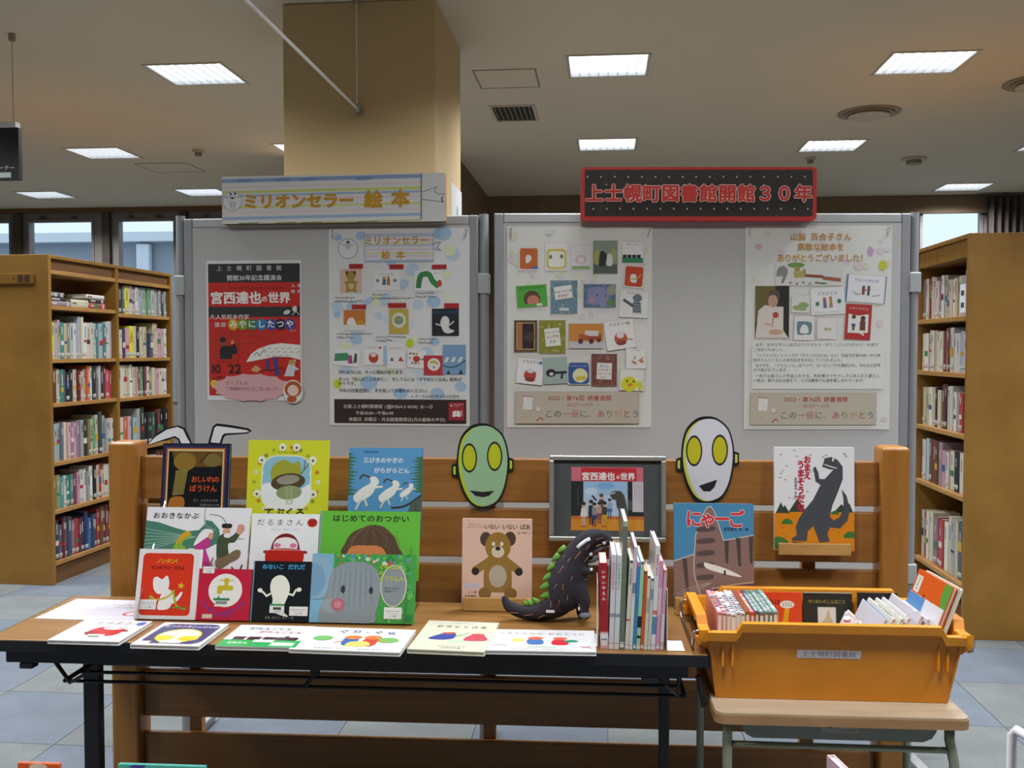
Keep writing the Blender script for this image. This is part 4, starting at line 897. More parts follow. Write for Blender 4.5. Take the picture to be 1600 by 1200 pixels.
a = Art(xb - xa, z1 - z0, 66, 38, 1508, 370); a.rect(88, 54, 1484, 342, '2b2725', 10)
rd = random.Random(4)
for q in range(420): a.ell(rd.uniform(92, 1480), rd.uniform(58, 338), 2.4, 2.4, rd.choice(['57504a', '4b4540', '6a6258']), 0, 5)
for k in range(17): a.ell(104 + k * 83, 100, 5, 6, 'c9c29c', 0, 8).ell(140 + k * 82, 297, 5, 6, 'c9c29c', 0, 8)
for k in range(5): a.ell(220 + k * 240, 148, 5, 5, 'b8ae80', 0, 8)
st = '上士幌町図書館開館３０年'
for dx, dy in ((0, 0),): a.text(st, 92, 203, 114, 'e6bab2', 'l', .075, gap=1.017)
a.text(st, 92, 203, 114, 'c4322a', 'l', .035, gap=1.017)
a.build('sign_print', v, 'paper')
# flyer on the column's side
ya, zf1 = hx(ROOM, 705, 290, -.7545); yb, _ = hx(ROOM, 721, 330, -.7545); z9 = zf1
v = thing('flyer', 'white flyer with a green leaf on the right side of the column', 'flyer', ROOM, (-.7545, (ya + yb) / 2, z9 - .3))
part('sheet', MB().box(-.7545, -.7535, ya, yb, z9 - .34, z9 + .02), 'white', v)
m = MB(); m.color('7fa884').prism([((ya + yb) / 2 + .03 * cos(t) + .02, z9 - .16 + .09 * sin(t)) for t in [i * pi / 8 for i in range(16)]], 'x', -.7534, -.7530); part('leaf_print', m, 'paper', v)
# ================================================================== WOODEN DISPLAY RACK
ry = 2.87
rk = thing('display_rack', 'long wooden slatted display rack standing behind the table', 'rack', DISP, (-.24, ry, 0))
for a0, a1 in ((-1.434, -1.345), (.872, .952)):
    part('post', MB().box(a0, a1, 2.822, 2.912, 0, 1.15), 'rackpost', rk, .012, seg=4)
    part('foot', MB().box(a0 + .002, a1 - .002, 2.913, 3.05, 0, .06), 'rackpost', rk, .008)
def rz(v_): return hy(DISP, 240, v_, 2.855)[1]
for z0_, z1_ in ((.973, 1.105), (.807, .955), (.635, .785), (rz(1041), .615), (rz(1119), rz(1046)), (.06, rz(1144))):
    part('slat', MB().box(-1.345, .872, 2.855, 2.878, z0_, z1_), 'rack', rk, .004)
for x in (-1.19, -.27, .68):
    part('back_strut', MB().box(x - .02, x + .02, 2.879, 2.91, .02, 1.02), 'rackpost', rk, .003)
# ================================================================== FOLDING TABLE
tx0, tx1, ty0, ty1, tz = -1.5, .314, 2.30, 2.74, .70
tb = thing('folding_table', 'long folding table with brown top and black legs holding the books', 'table', DISP, ((tx0 + tx1) / 2, (ty0 + ty1) / 2, 0))
part('tabletop', MB().box(tx0 + .004, tx1 - .004, ty0 + .004, ty1 - .004, tz - .022, tz), 'table', tb, .003)
part('edge_band', MB().box(tx0, tx1, ty0, ty0 + .004, tz - .03, tz - .002).box(tx0, tx1, ty1 - .004, ty1, tz - .03, tz - .002).box(tx0, tx0 + .004, ty0, ty1, tz - .03, tz - .002).box(tx1 - .004, tx1, ty0, ty1, tz - .03, tz - .002), 'black', tb)
part('apron', MB().box(tx0 + .05, tx1 - .05, ty0 + .015, ty0 + .04, tz - .062, tz - .0225).box(tx0 + .05, tx1 - .05, ty1 - .04, ty1 - .015, tz - .062, tz - .0225).box(tx0 + .05, tx0 + .07, ty0 + .041, ty1 - .041, tz - .062, tz - .0225).box(tx1 - .07, tx1 - .05, ty0 + .041, ty1 - .041, tz - .062, tz - .0225), 'black', tb, .002)
part('stacking_foot', MB().box(tx0 + .085, tx0 + .12, ty0 + .014, ty0 + .045, tz - .078, tz - .0625), 'black', tb, .003)
part('stacking_foot', MB().box(tx1 - .16, tx1 - .12, ty0 + .014, ty0 + .045, tz - .078, tz - .0625), 'black', tb, .003)
for lx, w_ in ((-1.31, .0225), (.222, .013)):
    part('leg', MB().box(lx - w_, lx + w_, 2.47, 2.5, .026, tz - .0225), 'black', tb, .004)
    part('foot_bar', MB().box(lx - .02, lx + .02, ty0 + .02, ty1 - .02, 0.0, .0255), 'black', tb, .005)
    part('top_bracket', MB().box(lx - .016, lx + .016, ty0 + .042, ty1 - .042, tz - .05, tz - .0235), 'black', tb, .003)
for ly in (ty0 + .03, ty1 - .03):
    part('brace', MB().tube([(-1.33, ly, tz - .06), (-1.29, ly, tz - .115), (-1.235, ly, tz - .085)], .0055, 8), 'black', tb)
    part('brace', MB().tube([(.29, ly, tz - .06), (.325 - .02, ly, tz - .135)], .007, 8), 'black', tb)
    part('brace', MB().tube([(.245, ly, tz - .06), (.24, ly, tz - .11), (.21, ly, tz - .085)], .006, 8), 'black', tb)
part('shelf_end_bar', MB().tube([(-1.315, ty0 + .05, tz - .118), (-1.315, ty1 - .05, tz - .118)], .006, 8), 'black', tb)
part('shelf_end_bar', MB().tube([(.26, ty0 + .05, tz - .118), (.26, ty1 - .05, tz - .118)], .006, 8), 'black', tb)
for k in range(6): part('shelf_rod', MB().tube([(-1.315, ty0 + .05 + k * .068, tz - .118), (.26, ty0 + .05 + k * .068, tz - .118)], .0048, 8), 'black', tb)
part('latch_lever', MB().box(-.665, -.645, ty0 + .02, ty0 + .035, tz - .08, tz - .055).tube([(-.655, ty0 + .03, tz - .075), (-.685, ty0 + .03, tz - .115)], .006, 6), 'black', tb)
# ================================================================== ACRYLIC STEP STAND
ax0, ax1 = -1.185, -.455; e = .004
S1y, S1z, S2y, S2z = 2.55, .80, 2.62, .90
st = thing('step_stand', 'clear acrylic stepped book stand on the left half of the table', 'display stand', DISP, ((ax0 + ax1) / 2, 2.56, tz))
prof = [(2.48, tz + .0005), (2.71, tz + .0005), (2.71, 1.03), (2.685, 1.03), (2.48, .735)]
for x in (ax0, ax1 - e): part('side_panel', MB().prism(prof, 'x', x, x + e), 'acrylic', st)
part('step', MB().box(ax0 + e, ax1 - e, S1y, S2y - .0005, S1z - e, S1z - .0002), 'acrylic', st)
part('riser', MB().box(ax0 + e, ax1 - e, S1y, S1y + .004, tz + .0005, S1z - e - .0002), 'acrylic', st)
part('step', MB().box(ax0 + e, ax1 - e, S2y, 2.704, S2z - e, S2z - .0002), 'acrylic', st)
part('riser', MB().box(ax0 + e, ax1 - e, S2y, S2y + .004, S1z, S2z - e - .0002), 'acrylic', st)
part('back_rest', MB().box(ax0 + e, ax1 - e, 2.7045, 2.7085, tz + .0005, 1.03), 'acrylic', st)
# ================================================================== PICTURE BOOKS
def face_dims(uL, uR, vT, y, z0, tilt):
    """size and centre of a leaning cover whose foot is at depth y on height z0"""
    d = infr(ray((uL + uR) / 2, vT), DISP); s_ = d[2] / d[1]; t = tilt
    h = (CAMH + s_ * y - z0) / (cos(t) - s_ * sin(t)); ym = y + h * sin(t) / 2; zm = z0 + h * cos(t) / 2
    k = F * 1.0; xl = infr(ray(uL, 0), DISP)
    vm = 547 + (CAMH - zm) / ym * 1500
    return hy(DISP, uL, vm, ym)[0], hy(DISP, uR, vm, ym)[0], h
def picture_book(label, x, y, z, w, h, t, R, art, cover, spine=None, sticker=None, group='picture books on display', mat='print', cat='picture book', name='picture_book'):
    r = thing(name, label, cat, DISP, (x, y, z), group, R)
    if t < .005:
        part('sheet', MB().box(-w / 2, w / 2, 0, t, 0, h), 'white', r)
        art.w, art.h = w, h; art.build('sheet_print', r, mat); return r
    c = .0025; hc = hexc(cover); mb = MB().color(cover)
    mb.box(-w / 2, w / 2, 0, c, 0, h).box(-w / 2, w / 2, t - c, t, 0, h); mb.color(spine or cover).box(-w / 2, -w / 2 + c, c, t - c, 0, h)
    part('cover', mb, 'print', r, .0004, seg=1)
    part('page_block', MB().box(-w / 2 + c, w / 2 - .003, c, t - c, .003, h - .003), 'pages', r)
    art.w, art.h = w, h; art.build('cover_print', r, mat)
    if sticker:
        for (fx, fz, sw, sh, kind) in sticker:
            s = Art(sw, sh, 0, 0, 100, 60); s.rect(0, 0, 100, 60, 'e9e9e6')
            if kind == 'bar':
                s.rect(0, 0, 100, 14, '4aa05a').rect(24, 22, 78, 40, '4c4c50'); s.text('上士幌町図書館', 50, 50, 9, '666666', 'c')
            else: s.line([(10, 20), (88, 20)], 3, 'b07a86').line([(14, 32), (84, 32)], 2, 'c09aa4').text('上士幌', 50, 46, 14, '55555c', 'c')
            o = s.build('library_sticker', r, 'print', -.0012); o.location = (w * (fx - .5), 0, h * fz)
    return r
def upright(label, px, y, z0, tilt, t, art, cover, **k):
    uL, uR, vT = px; xl, xr, h = face_dims(uL, uR, vT, y, z0, radians(tilt))
    # the front foot touches the support, so the tilted block is lifted by its rear corner
    lift = t * sin(radians(tilt)); return picture_book(label, (xl + xr) / 2, y, z0 + lift + .0004, xr - xl, h - lift / cos(radians(tilt)), t, rot_x(-radians(tilt)), art, cover, **k)
def flat(label, quad, t, art, cover, z=None, **k):
    """quad = front-left, front-right, back-left pixels of the top face"""
    zz = (tz if z is None else z) + t + .0006
    A = Vector(hz(DISP, *quad[0], zz)); B = Vector(hz(DISP, *quad[1], zz)); Cc = Vector(hz(DISP, *quad[2], zz))
    w = (B - A).length; an = atan2((B - A).y, (B - A).x); h = (Cc - A).length; h = abs((Cc - A).dot(Vector((-sin(an), cos(an)))))
    c0 = (A + B) / 2
    return picture_book(label, c0.x, c0.y, zz, w, h, t, rot_z(an) @ rot_x(-pi / 2), art, cover, **k)
# canvases use 0..W x 0..H picture units
def A_(w, h): return Art(1, 1, 0, 0, w, h)
# -- back row
a = A_(107, 140); a.rect(0, 0, 107, 140, '1f2236').rect(2, 3, 104, 140, '2e2f52').rect(6, 7, 100, 140, 'b0582c').rect(8, 9, 98, 140, 'd7c08a').rect(10, 12, 96, 140, '17171a')
a.poly([(14, 12), (96, 12), (96, 34), (74, 36), (52, 36), (40, 44), (22, 34)], '6a4e20').ell(36, 28, 18, 14, '8f7030').poly([(22, 42), (42, 38), (36, 78), (18, 80)], '8a7a40').poly([(12, 100), (16, 84), (34, 82), (38, 94), (28, 108), (16, 110)], 'b0702c', True).ell(80, 26, 14, 10, '7a6a38').line([(60, 30), (74, 14)], 2, '3a2c18').rect(50, 38, 94, 132, '16161a')
for q in range(5): a.line([(22 + q * 4, 44), (20 + q * 3.6, 76)], .9, '5e5426')
a.text('おしいれの', 47, 55, 10.5, 'd2582c', 'l', .02, gap=.84).text('ぼうけん', 45, 69, 11.5, 'd2582c', 'l', .02, gap=.95).text('さく ふるたたるひ', 52, 87, 4.6, 'a8a49c').text('たばたせいいち', 62, 94, 4.6, 'a8a49c')
upright('dark navy-bordered picture book with orange lettering in the back row, far left', (252, 357, 693), 2.65, S2z, 8, .014, a, '1f2236')
a = A_(126, 165); a.rect(0, 0, 126, 165, 'd6d931').rect(22, 26, 100, 120, 'eeecdd', 24).rect(24, 28, 98, 74, '8fc2d6', 22).poly([(24, 60), (98, 60), (98, 84), (24, 84)], '8fc2d6').poly([(24, 78), (44, 74), (80, 84), (98, 76), (98, 104), (60, 119), (26, 106)], 'eef0ee', True)
a.poly([(40, 70), (38, 48), (54, 34), (72, 40), (80, 36), (84, 56), (70, 66)], 'a3a63a', True).ell(64, 72, 27, 15, '54492e', -8).ell(64, 68, 18, 8, '9a9484', -8).ell(66, 90, 20, 12, '8fa070', -5)
for q in (62, 70): a.line([(q, 80), (q + 1, 108)], 1.4, 'b8b08c')
for q in range(6): a.line([(62, 84 + q * 5), (71, 84 + q * 5)], 1.1, 'b8b08c')
a.line([(96, 40), (84, 58)], 1.5, '5a5a3c').line([(90, 34), (88, 52)], 1.2, '5a5a3c')
for k in range(22):
    t = 2 * pi * k / 22; x, y = 61 + 50 * cos(t), 72 + 60 * sin(t); a.ell(x, y, 3.6, 3.6, ('eceeda', 'd98c3a', '8aa23a', 'b9bd3c')[k % 4], 0, 8).ell(x, y, 1.2, 1.2, '8a7a2a', 0, 6)
for q in ((54, 12), (76, 12), (22, 34), (102, 34), (16, 92), (104, 92)): a.ell(q[0], q[1], 6, 7, 'eeeedd', 0, 10).ell(q[0], q[1] + 1, 2.2, 2.6, '6a6a40', 0, 8)
a.text('ウクライナ民話', 62, 21, 4.5, '6a6a30', 'c').text('てぶくろ', 60, 124, 17, '3a3018', 'c', .025, gap=.95).text('エウゲーニー・M・ラチョフ え', 62, 142, 5, '5a5528', 'c')
upright('yellow-green picture book with a snowy oval scene, middle of the back row', (386, 512, 688), 2.65, S2z, 8, .012, a, 'd6d931')
a = A_(117, 150); a.rect(0, 0, 117, 150, '5c9bcb')
for q in range(12): a.poly([(0, 8 + q * 6), (8 + (q * 7) % 9, 11 + q * 6), (0, 14 + q * 6)], '47724a').poly([(117, 14 + q * 5), (104 - (q * 5) % 9, 17 + q * 5), (117, 20 + q * 5)], '47724a')
a.text('三びきのやぎの', 23, 21, 9.6, 'f0f2f2', 'l', .02, gap=.95).text('がらがらどん', 40, 38, 10, 'f0f2f2', 'l', .02, gap=.95).text('世界傑作絵本', 23, 7, 4, '3a5a74')
for x, y, k in ((32, 72, 1.15), (68, 74, .95), (95, 72, .62)):
    a.at(x, y, -18, k).poly([(-20, 12), (-22, 2), (-8, -6), (6, -10), (8, -18), (16, -16), (18, -8), (12, -2), (4, 6), (-6, 10)], 'eceae4', True).line([(10, -2), (20, 0)], 3, 'eceae4').line([(-14, 10), (-24, 20)], 3, 'd8d6d0').line([(-8, 10), (-8, 20)], 3, 'd8d6d0').line([(8, -18), (0, -24), (-6, -20)], 2.2, '5a4638', True).off()
a.line([(70, 100), (92, 96), (117, 78)], 3, '4a3a34', True).poly([(96, 106), (100, 92), (117, 80), (117, 120), (96, 118)], '56645a').rect(0, 118, 117, 150, '44604e')
upright('blue picture book of three white goats, right end of the back row', (544, 659, 700), 2.65, S2z, 8, .012, a, '3f6f80')
# -- middle row
a = A_(163, 122); a.rect(0, 0, 163, 122, 'ecebee')
a.poly([(0, 24), (20, 27), (45, 36), (66, 42), (84, 40), (94, 28), (92, 14), (94, 22), (104, 24), (116, 38), (120, 60), (96, 74), (72, 72), (58, 82), (0, 78)], '4c7f6c')
for q in range(7): a.line([(0, 38 + q * 7), (40, 46 + q * 3), (80, 52)], 1.1, '9dbcae', True)
a.line([(92, 0), (92, 24), (98, 34), (112, 40)], 1.2, '9aa8a0', True).line([(100, 12), (118, 16), (128, 30)], 1.4, '7f9088', True).line([(128, 48), (140, 54), (156, 54)], 1.4, '9aa8a0', True)
a.poly([(46, 72), (54, 54), (60, 46), (70, 44), (74, 50), (64, 58), (60, 66), (66, 72), (68, 90), (44, 90)], '8fae3a', True).poly([(50, 66), (56, 50), (66, 42), (72, 46), (62, 54)], 'dba224', True)
a.poly([(80, 76), (84, 58), (92, 52), (102, 54), (104, 66), (98, 74), (106, 96), (104, 110), (86, 110), (88, 90)], 'c23a8a', True).poly([(78, 66), (86, 46), (94, 38), (106, 40), (106, 48), (96, 54), (84, 64)], 'ececec', True).ell(104, 50, 4, 6, 'd9a07c')
a.poly([(114, 64), (118, 50), (128, 44), (136, 50), (146, 40), (150, 44), (142, 60), (132, 64), (134, 92), (118, 96)], '46533c', True).rect(120, 28, 136, 36, '2e2a28', 3).ell(128, 42, 6, 6, 'd8a284').ell(130, 49, 6, 4, 'ece8e4').poly([(144, 44), (146, 30), (154, 30), (156, 38), (150, 46)], 'd89c86', True)
a.poly([(114, 92), (130, 84), (144, 74), (152, 76), (150, 88), (138, 96), (120, 108)], '7c6c52', True).line([(140, 104), (150, 114), (156, 100)], 2.6, '4a4a44', True).line([(110, 88), (108, 100), (118, 110)], 2, '6a6a5c', True)
a.text('おおきなかぶ', 10, 15, 12.2, '26262a', 'l', .01, gap=1.0)
upright('wide white picture book with green leaves and harvesting figures, middle row left', (226, 388, 793), 2.566, S1z, 14, .009, a, 'ecebee')
a = A_(107, 118); a.rect(0, 0, 107, 118, 'eeeeef').text('だるまさん', 8, 16, 13.2, '33333a', 'l', .004, gap=1.16).ell(96, 16, 8, 8, 'c13324').text('が', 96, 16, 11, '7a1c16', 'c', .02).text('かがくい ひろし・さく', 54, 29, 4.4, '9a9aa0', 'c')
a.poly([(32, 82), (34, 58), (42, 42), (56, 36), (70, 42), (78, 60), (80, 82), (76, 100), (34, 100)], '7c2226', True).poly([(37, 58), (42, 47), (56, 43), (70, 47), (75, 58), (70, 66), (42, 66)], 'efecea', True).poly([(31, 66), (80, 66), (84, 90), (72, 106), (38, 106), (26, 90)], 'c4281c', True).ell(43, 58, 5.5, 4.2, 'df7aa8').ell(68, 58, 5.5, 4.2, 'df7aa8').line([(32, 66), (80, 66)], 1.5, 'd8a4a0').ell(26, 70, 5, 3, 'a83434').ell(86, 70, 5, 3, 'a83434')
upright('white picture book with a red round-bottomed figure, centre of the middle row', (391, 497, 803), 2.566, S1z, 14, .009, a, 'eeeeef')
a = A_(157, 120); a.rect(0, 0, 157, 120, '69bb42').rect(0, 0, 3, 120, '86a8a0')
a.text('はじめてのおつかい', 80, 13, 13.6, '2a4423', 'c', .03, gap=.99)
a.poly([(42, 78), (42, 56), (52, 38), (70, 28), (82, 24), (100, 27), (116, 42), (124, 60), (128, 84)], '5f4a38', True).poly([(48, 90), (50, 64), (74, 60), (100, 64), (104, 90)], 'db8552', True).line([(70, 28), (56, 46), (50, 66)], 1, '86705a', True)
for q in range(9): a.line([(78, 26), (56 + q * 8, 44), (46 + q * 10, 62)], .7, ('7c6650', '4a382c')[q % 2], True)
upright('bright green picture book with brown hair drawing, right end of middle row', (498, 655, 799), 2.566, S1z, 14, .009, a, '69bb42', spine='86a8a0')
# -- front row
a = A_(98, 115); a.rect(0, 0, 98, 115, 'e6e4e5').rect(7, 7, 88, 109, 'da3a22', 7)
a.text('ノンタン！', 47, 20, 9, 'dba625', 'c', .04, gap=.85).text('サンタクロースだよ', 47, 31, 7.2, '5a1c18', 'c', .03, gap=.84)
a.poly([(28, 66), (26, 50), (32, 46), (40, 50), (48, 44), (52, 58), (48, 70), (36, 74)], 'efeeee', True).poly([(42, 72), (52, 66), (60, 76), (56, 96), (42, 100), (36, 96)], 'efeeee', True).poly([(56, 84), (64, 80), (72, 70), (74, 73), (68, 84), (58, 90)], 'efeeee', True)
a.line([(24, 78), (34, 84), (52, 78), (60, 68)], 3.2, 'c9b93a', True).line([(24, 78), (20, 94), (12, 98)], 3, '9fb03a', True).line([(60, 70), (66, 92), (80, 98)], 3, '9fb03a', True).line([(60, 96), (82, 96)], 2.4, '6f8a3a')
a.at(71, 60, 10).poly([(5 * cos(pi / 2 + k * pi / 5) * (1 if k % 2 else .45) * 1.2, 5 * sin(pi / 2 + k * pi / 5) * (1 if k % 2 else .45) * 1.2) for k in range(10)], 'dcc02c').off()
upright('red picture book with white border and white figure, front row far left', (214, 310, 858), 2.494, tz, 14, .016, a, 'e6e4e5', sticker=[(.22, .135, .045, .026, 'o')])
a = A_(86, 86); a.rect(0, 0, 86, 86, 'c4243f').ell(46, 36, 27, 28, 'eeece6')
a.ell(47, 20, 4.6, 4.6, 'cdb72a').line([(36, 19), (58, 19)], 1.6, 'cdb72a').rect(44, 24, 50, 30, 'cdb72a').rect(33, 28, 58, 36, 'cdb72a', 2).rect(33, 30, 41, 42, 'cdb72a', 2).rect(28, 49, 54, 53, '3a8a52').poly([(34, 49), (36, 44), (38, 49)], '3a7a9a').rect(32, 54, 50, 59, '8a8c8c').rect(30, 60, 52, 63, 'e0e0dc')
a.text('じゃあじゃあ', 44, 36, 9.4, '7d3f98', 'c', .03, arc=(38, pi / 2 + .42)).text('びりびり', 44, 36, 9.4, '7d3f98', 'c', .03, arc=(38, pi / 2 - .62)).rect(12, 76, 28, 83, 'd8cbb4').text('まついのりこ', 46, 79, 5, '4a4a9c', 'c', .02)
upright('small crimson picture book with a yellow tap in a white circle, front row', (307, 391, 889), 2.494, tz, 14, .016, a, 'c4243f', sticker=[(.2, .91, .032, .018, 'o')])
a = A_(93, 96); a.rect(0, 0, 93, 96, '191d22').rect(0, 0, 2, 96, '6d8ba0').text('ねないこ', 14, 9, 9, '4a9fd0', 'l', .03, gap=.97).text('だれだ', 55, 9, 9.6, '4a9fd0', 'l', .03, gap=.97)
a.poly([(29, 44), (31, 30), (40, 23), (50, 24), (58, 34), (60, 48), (54, 66), (50, 78), (56, 84), (60, 88), (48, 86), (32, 78), (34, 62)], 'ecebdf', True).line([(30, 52), (24, 56), (18, 50), (12, 48)], 3, 'ecebdf').line([(58, 52), (66, 54), (70, 46), (76, 46)], 3, 'ecebdf').ell(13, 47, 4, 3.4, 'ecebdf').ell(75, 45, 4, 3.4, 'ecebdf')
a.text('せな けいこ さく・え', 46, 90, 4.6, 'b8b8b8', 'c')
upright('black picture book with a white floating shape and blue title, front row', (394, 485, 877), 2.494, tz, 14, .016, a, '191d22', sticker=[(.45, .14, .04, .024, 'bar'), (.82, .1, .05, .024, 'o')])
a = A_(163, 114); a.rect(0, 0, 163, 114, '4aa04e').rect(0, 0, 34, 114, '7fb4cf')
spots(a, 60, ['2f8a46', '6dbb54', '3f9a70', 'c8603c', '5a9ad0', 'd8d8c8'], 40, 0, 160, 24, 1.5, 4); spots(a, 50, ['2f7a40', '6dbb54', '58a868', '3c8c4c'], 120, 24, 160, 110, 2, 6)
a.ell(10, 40, 26, 36, '8fb0c8').ell(4, 44, 18, 28, '7aa0c0').poly([(28, 44), (36, 24), (56, 14), (84, 14), (104, 28), (110, 60), (104, 96), (96, 114), (20, 114), (20, 80), (26, 60)], '8d989d', True)
a.ell(130, 52, 21, 35, 'cfd0a8').ell(130, 52, 19, 33, '8b959a').ell(34, 86, 16, 12, '9aa5a9')
for q in range(16): a.line([(34 + q * 4, 24 + (q * 7) % 9), (30 + q * 4.4, 70 + (q * 5) % 21)], .8, ('a3adb0', '78838a')[q % 2], True)
a.ell(44, 84, 11, 11, 'b4707e').ell(44, 84, 6, 6, 'cf8594').ell(51, 59, 3.6, 6.5, '3a3f42').ell(95, 60, 3.2, 6, '3a3f42')
a.text('ぐるんぱ', 106, 21, 9, 'c6d23a', 'l', .02, gap=.86).text('の', 106, 31, 8.5, 'c6d23a', 'l', .02).text('ようちえん', 106, 40, 9, 'c6d23a', 'l', .02, gap=.88).text('西内ミナミさく', 116, 56, 3.6, '4c5458').text('堀内誠一え', 116, 61, 3.6, '4c5458')
upright('wide picture book with a large grey elephant-like shape, front row right', (486, 648, 866), 2.494, tz, 14, .016, a, '4aa04e', spine='88b8cc', sticker=[(.51, .1, .048, .03, 'bar'), (.8, .07, .048, .03, 'o')])
# -- lying along the front edge
a = A_(155, 60); a.rect(0, 0, 155, 60, 'd2ccd6').scrib(78, 142, 16, 6, 'd8a47a').scrib(88, 124, 23, 5, '77777a').ell(132, 40, 13, 6, 'c25668').ell(132, 40, 8, 4, 'e8dfe4')
for q in range(5): a.line([(30, 22 + q * 6), (78, 22 + q * 6)], .7, 'd2c6d2')
flat('white paper sheet lying at the left end of the table', ((54, 966), (208, 971), (102, 935)), .0012, a, 'd2ccd6', group='flat items along the table', mat='paper', cat='paper', name='paper_sheet')
a = A_(150, 125); a.rect(0, 0, 150, 125, 'd6d5d8').text('だるまさん', 38, 18, 19, '55555c', 'l', .004, gap=1.05).ell(136, 18, 9, 12, '2f62b8').text('の', 136, 18, 12, '1f4a98', 'c', .01)
a.poly([(54, 84), (52, 62), (66, 42), (90, 36), (116, 46), (122, 70), (112, 92), (70, 98)], 'c42a30', True).ell(94, 46, 24, 12, 'efe8e8').ell(58, 78, 10, 9, '8a2a2c').ell(80, 46, 4, 4, 'd87a94').ell(108, 47, 4, 4, 'd87a94').ell(126, 62, 6, 5, '8a2a2c')
a.rect(62, 86, 98, 108, 'e8efe0').rect(68, 94, 92, 104, '7a8a76')
flat('white square book with a red figure and blue dot, lying front left', ((74, 1000), (186, 1003), (121, 968)), .010, a, 'd6d5d8', group='flat items along the table')
a = A_(150, 125); a.rect(0, 0, 150, 125, 'd6d5d8').rect(10, 8, 142, 116, '2c3d6c', 22).text('おつきさまこんばんは', 76, 22, 13, 'e4e6ee', 'c', .01, gap=.95).ell(76, 74, 48, 38, 'e6d94a').ell(76, 70, 42, 30, 'efeccc').ell(50, 86, 20, 13, 'e2c41c').ell(104, 86, 22, 13, 'e2c41c').rect(54, 100, 100, 112, 'e6e8dc').rect(10, 104, 34, 116, 'e0e0dc')
flat('dark blue book with a yellow moon circle lying near the front edge', ((203, 1007), (311, 1010), (245, 972)), .010, a, 'd6d5d8', group='flat items along the table')
a = A_(150, 125); a.rect(0, 0, 150, 125, 'd6d5d8').rect(0, 88, 150, 125, '1ea352')
for q, w_ in ((10, 22), (38, 24), (68, 24)): a.rect(q + 6, 70, q + 6 + w_, 88, '2b1c26')
a.rect(98, 70, 140, 88, '2b1c26', 5).rect(112, 64, 120, 72, '2b1c26').line([(20, 76), (130, 76)], 3, '6a2440').text('がたんごとん', 26, 22, 15, '3a3040', 'l', .02, gap=.95).text('がたんごとん', 52, 42, 15, 'b0434a', 'l', .02, gap=.95).rect(60, 86, 98, 100, 'd8e4d4').rect(98, 100, 142, 118, 'c8e2c4').text('安西水丸', 14, 106, 10, 'e6f0e6', 'l', .02)
flat('white book with a green lower band and dark train, lying near the front edge', ((336, 1009), (461, 1012), (371, 976)), .010, a, 'd6d5d8', group='flat items along the table')
a = A_(175, 120); a.rect(0, 0, 175, 120, 'd6d5d8').text('ぐ', 60, 22, 19, '3a5a9a', 'c', .03).text('り', 82, 22, 19, '4a4a9a', 'c', .03).text('と', 100, 24, 9, '8a8a9a', 'c', .02).text('ぐ', 118, 22, 17, '4a4a6a', 'c', .03).text('ら', 140, 24, 17, '3a4a8a', 'c', .03)
a.ell(36, 60, 16, 13, '6fae5c').ell(142, 62, 18, 14, '6fae5c').poly([(74, 90), (72, 58), (94, 58), (92, 92)], '2c5ea8', True).poly([(104, 90), (106, 56), (126, 58), (124, 92)], 'c43a2c', True).ell(84, 52, 14, 10, 'd8762e').ell(116, 50, 14, 10, 'd8762e').poly([(84, 76), (110, 72), (118, 92), (84, 100)], 'd2c468', True).line([(126, 66), (146, 70)], 2.5, 'd8762e').line([(74, 70), (60, 82)], 2.5, 'd8762e').rect(80, 100, 118, 110, 'dcece0').text('なかがわりえこ', 60, 110, 7, '7a7a70', 'c').text('おおむらゆりこ', 130, 110, 7, '7a7a70', 'c')
flat('wide white book with two small figures in blue and red, centre front edge', ((451, 1014), (625, 1020), (482, 979)), .010, a, 'd6d5d8', group='flat items along the table')
a = A_(130, 170); a.rect(0, 0, 130, 170, 'cfcfbc').text('おきゃくさま', 68, 34, 15, '44443c', 'c', .02, gap=1.05).poly([(22, 104), (44, 74), (62, 70), (66, 100), (52, 112), (30, 112)], '3a4a98', True).poly([(84, 112), (92, 80), (110, 74), (124, 102), (116, 112)], 'c0485c', True).ell(52, 74, 12, 5, 'c25640').ell(104, 76, 12, 5, 'c25640').line([(66, 94), (80, 76), (86, 68)], 3, '6fae6a').line([(66, 84), (86, 92)], 2, '6fae6a').rect(56, 114, 90, 124, 'b8d0bc').text('なかえよしを作', 70, 146, 7, '77776c', 'c').text('上野紀子絵', 70, 156, 7, '77776c', 'c').text('こどものとも', 66, 12, 7, '8a8a80', 'c')
flat('pale cream book with a blue and a pink cape shape, right of centre front', ((636, 1014), (757, 1019), (662, 969)), .011, a, 'cfcfbc', group='flat items along the table')
a = A_(175, 120); a.rect(0, 0, 175, 120, 'd6d5d8').text('ぐりとぐらの おおそうじ', 88, 24, 12.5, '55556a', 'c', .012, gap=1.0).ell(50, 62, 11, 9, 'd8cf6a').poly([(68, 84), (66, 58), (88, 58), (90, 82)], '3f6fb0', True).ell(78, 50, 13, 8, 'd8644c').poly([(106, 84), (108, 58), (128, 60), (130, 84)], 'c8283c', True).ell(118, 50, 12, 8, 'd8644c').ell(136, 64, 12, 7, '3a8a6a').rect(66, 94, 112, 102, 'b8c8bc').line([(10, 96), (24, 86), (34, 96)], 2, '8a8a90').line([(150, 92), (168, 100)], 2.4, 'a84a5a').line([(154, 100), (166, 90)], 2.4, 'a84a5a').text('なかがわりえこ やまわきゆりこ', 88, 111, 6.5, '8a8a84', 'c')
flat('wide white book with two figures cleaning, lying left of the upright books', ((757, 1016), (932, 1019), (768, 983)), .010, a, 'd6d5d8', group='flat items along the table')
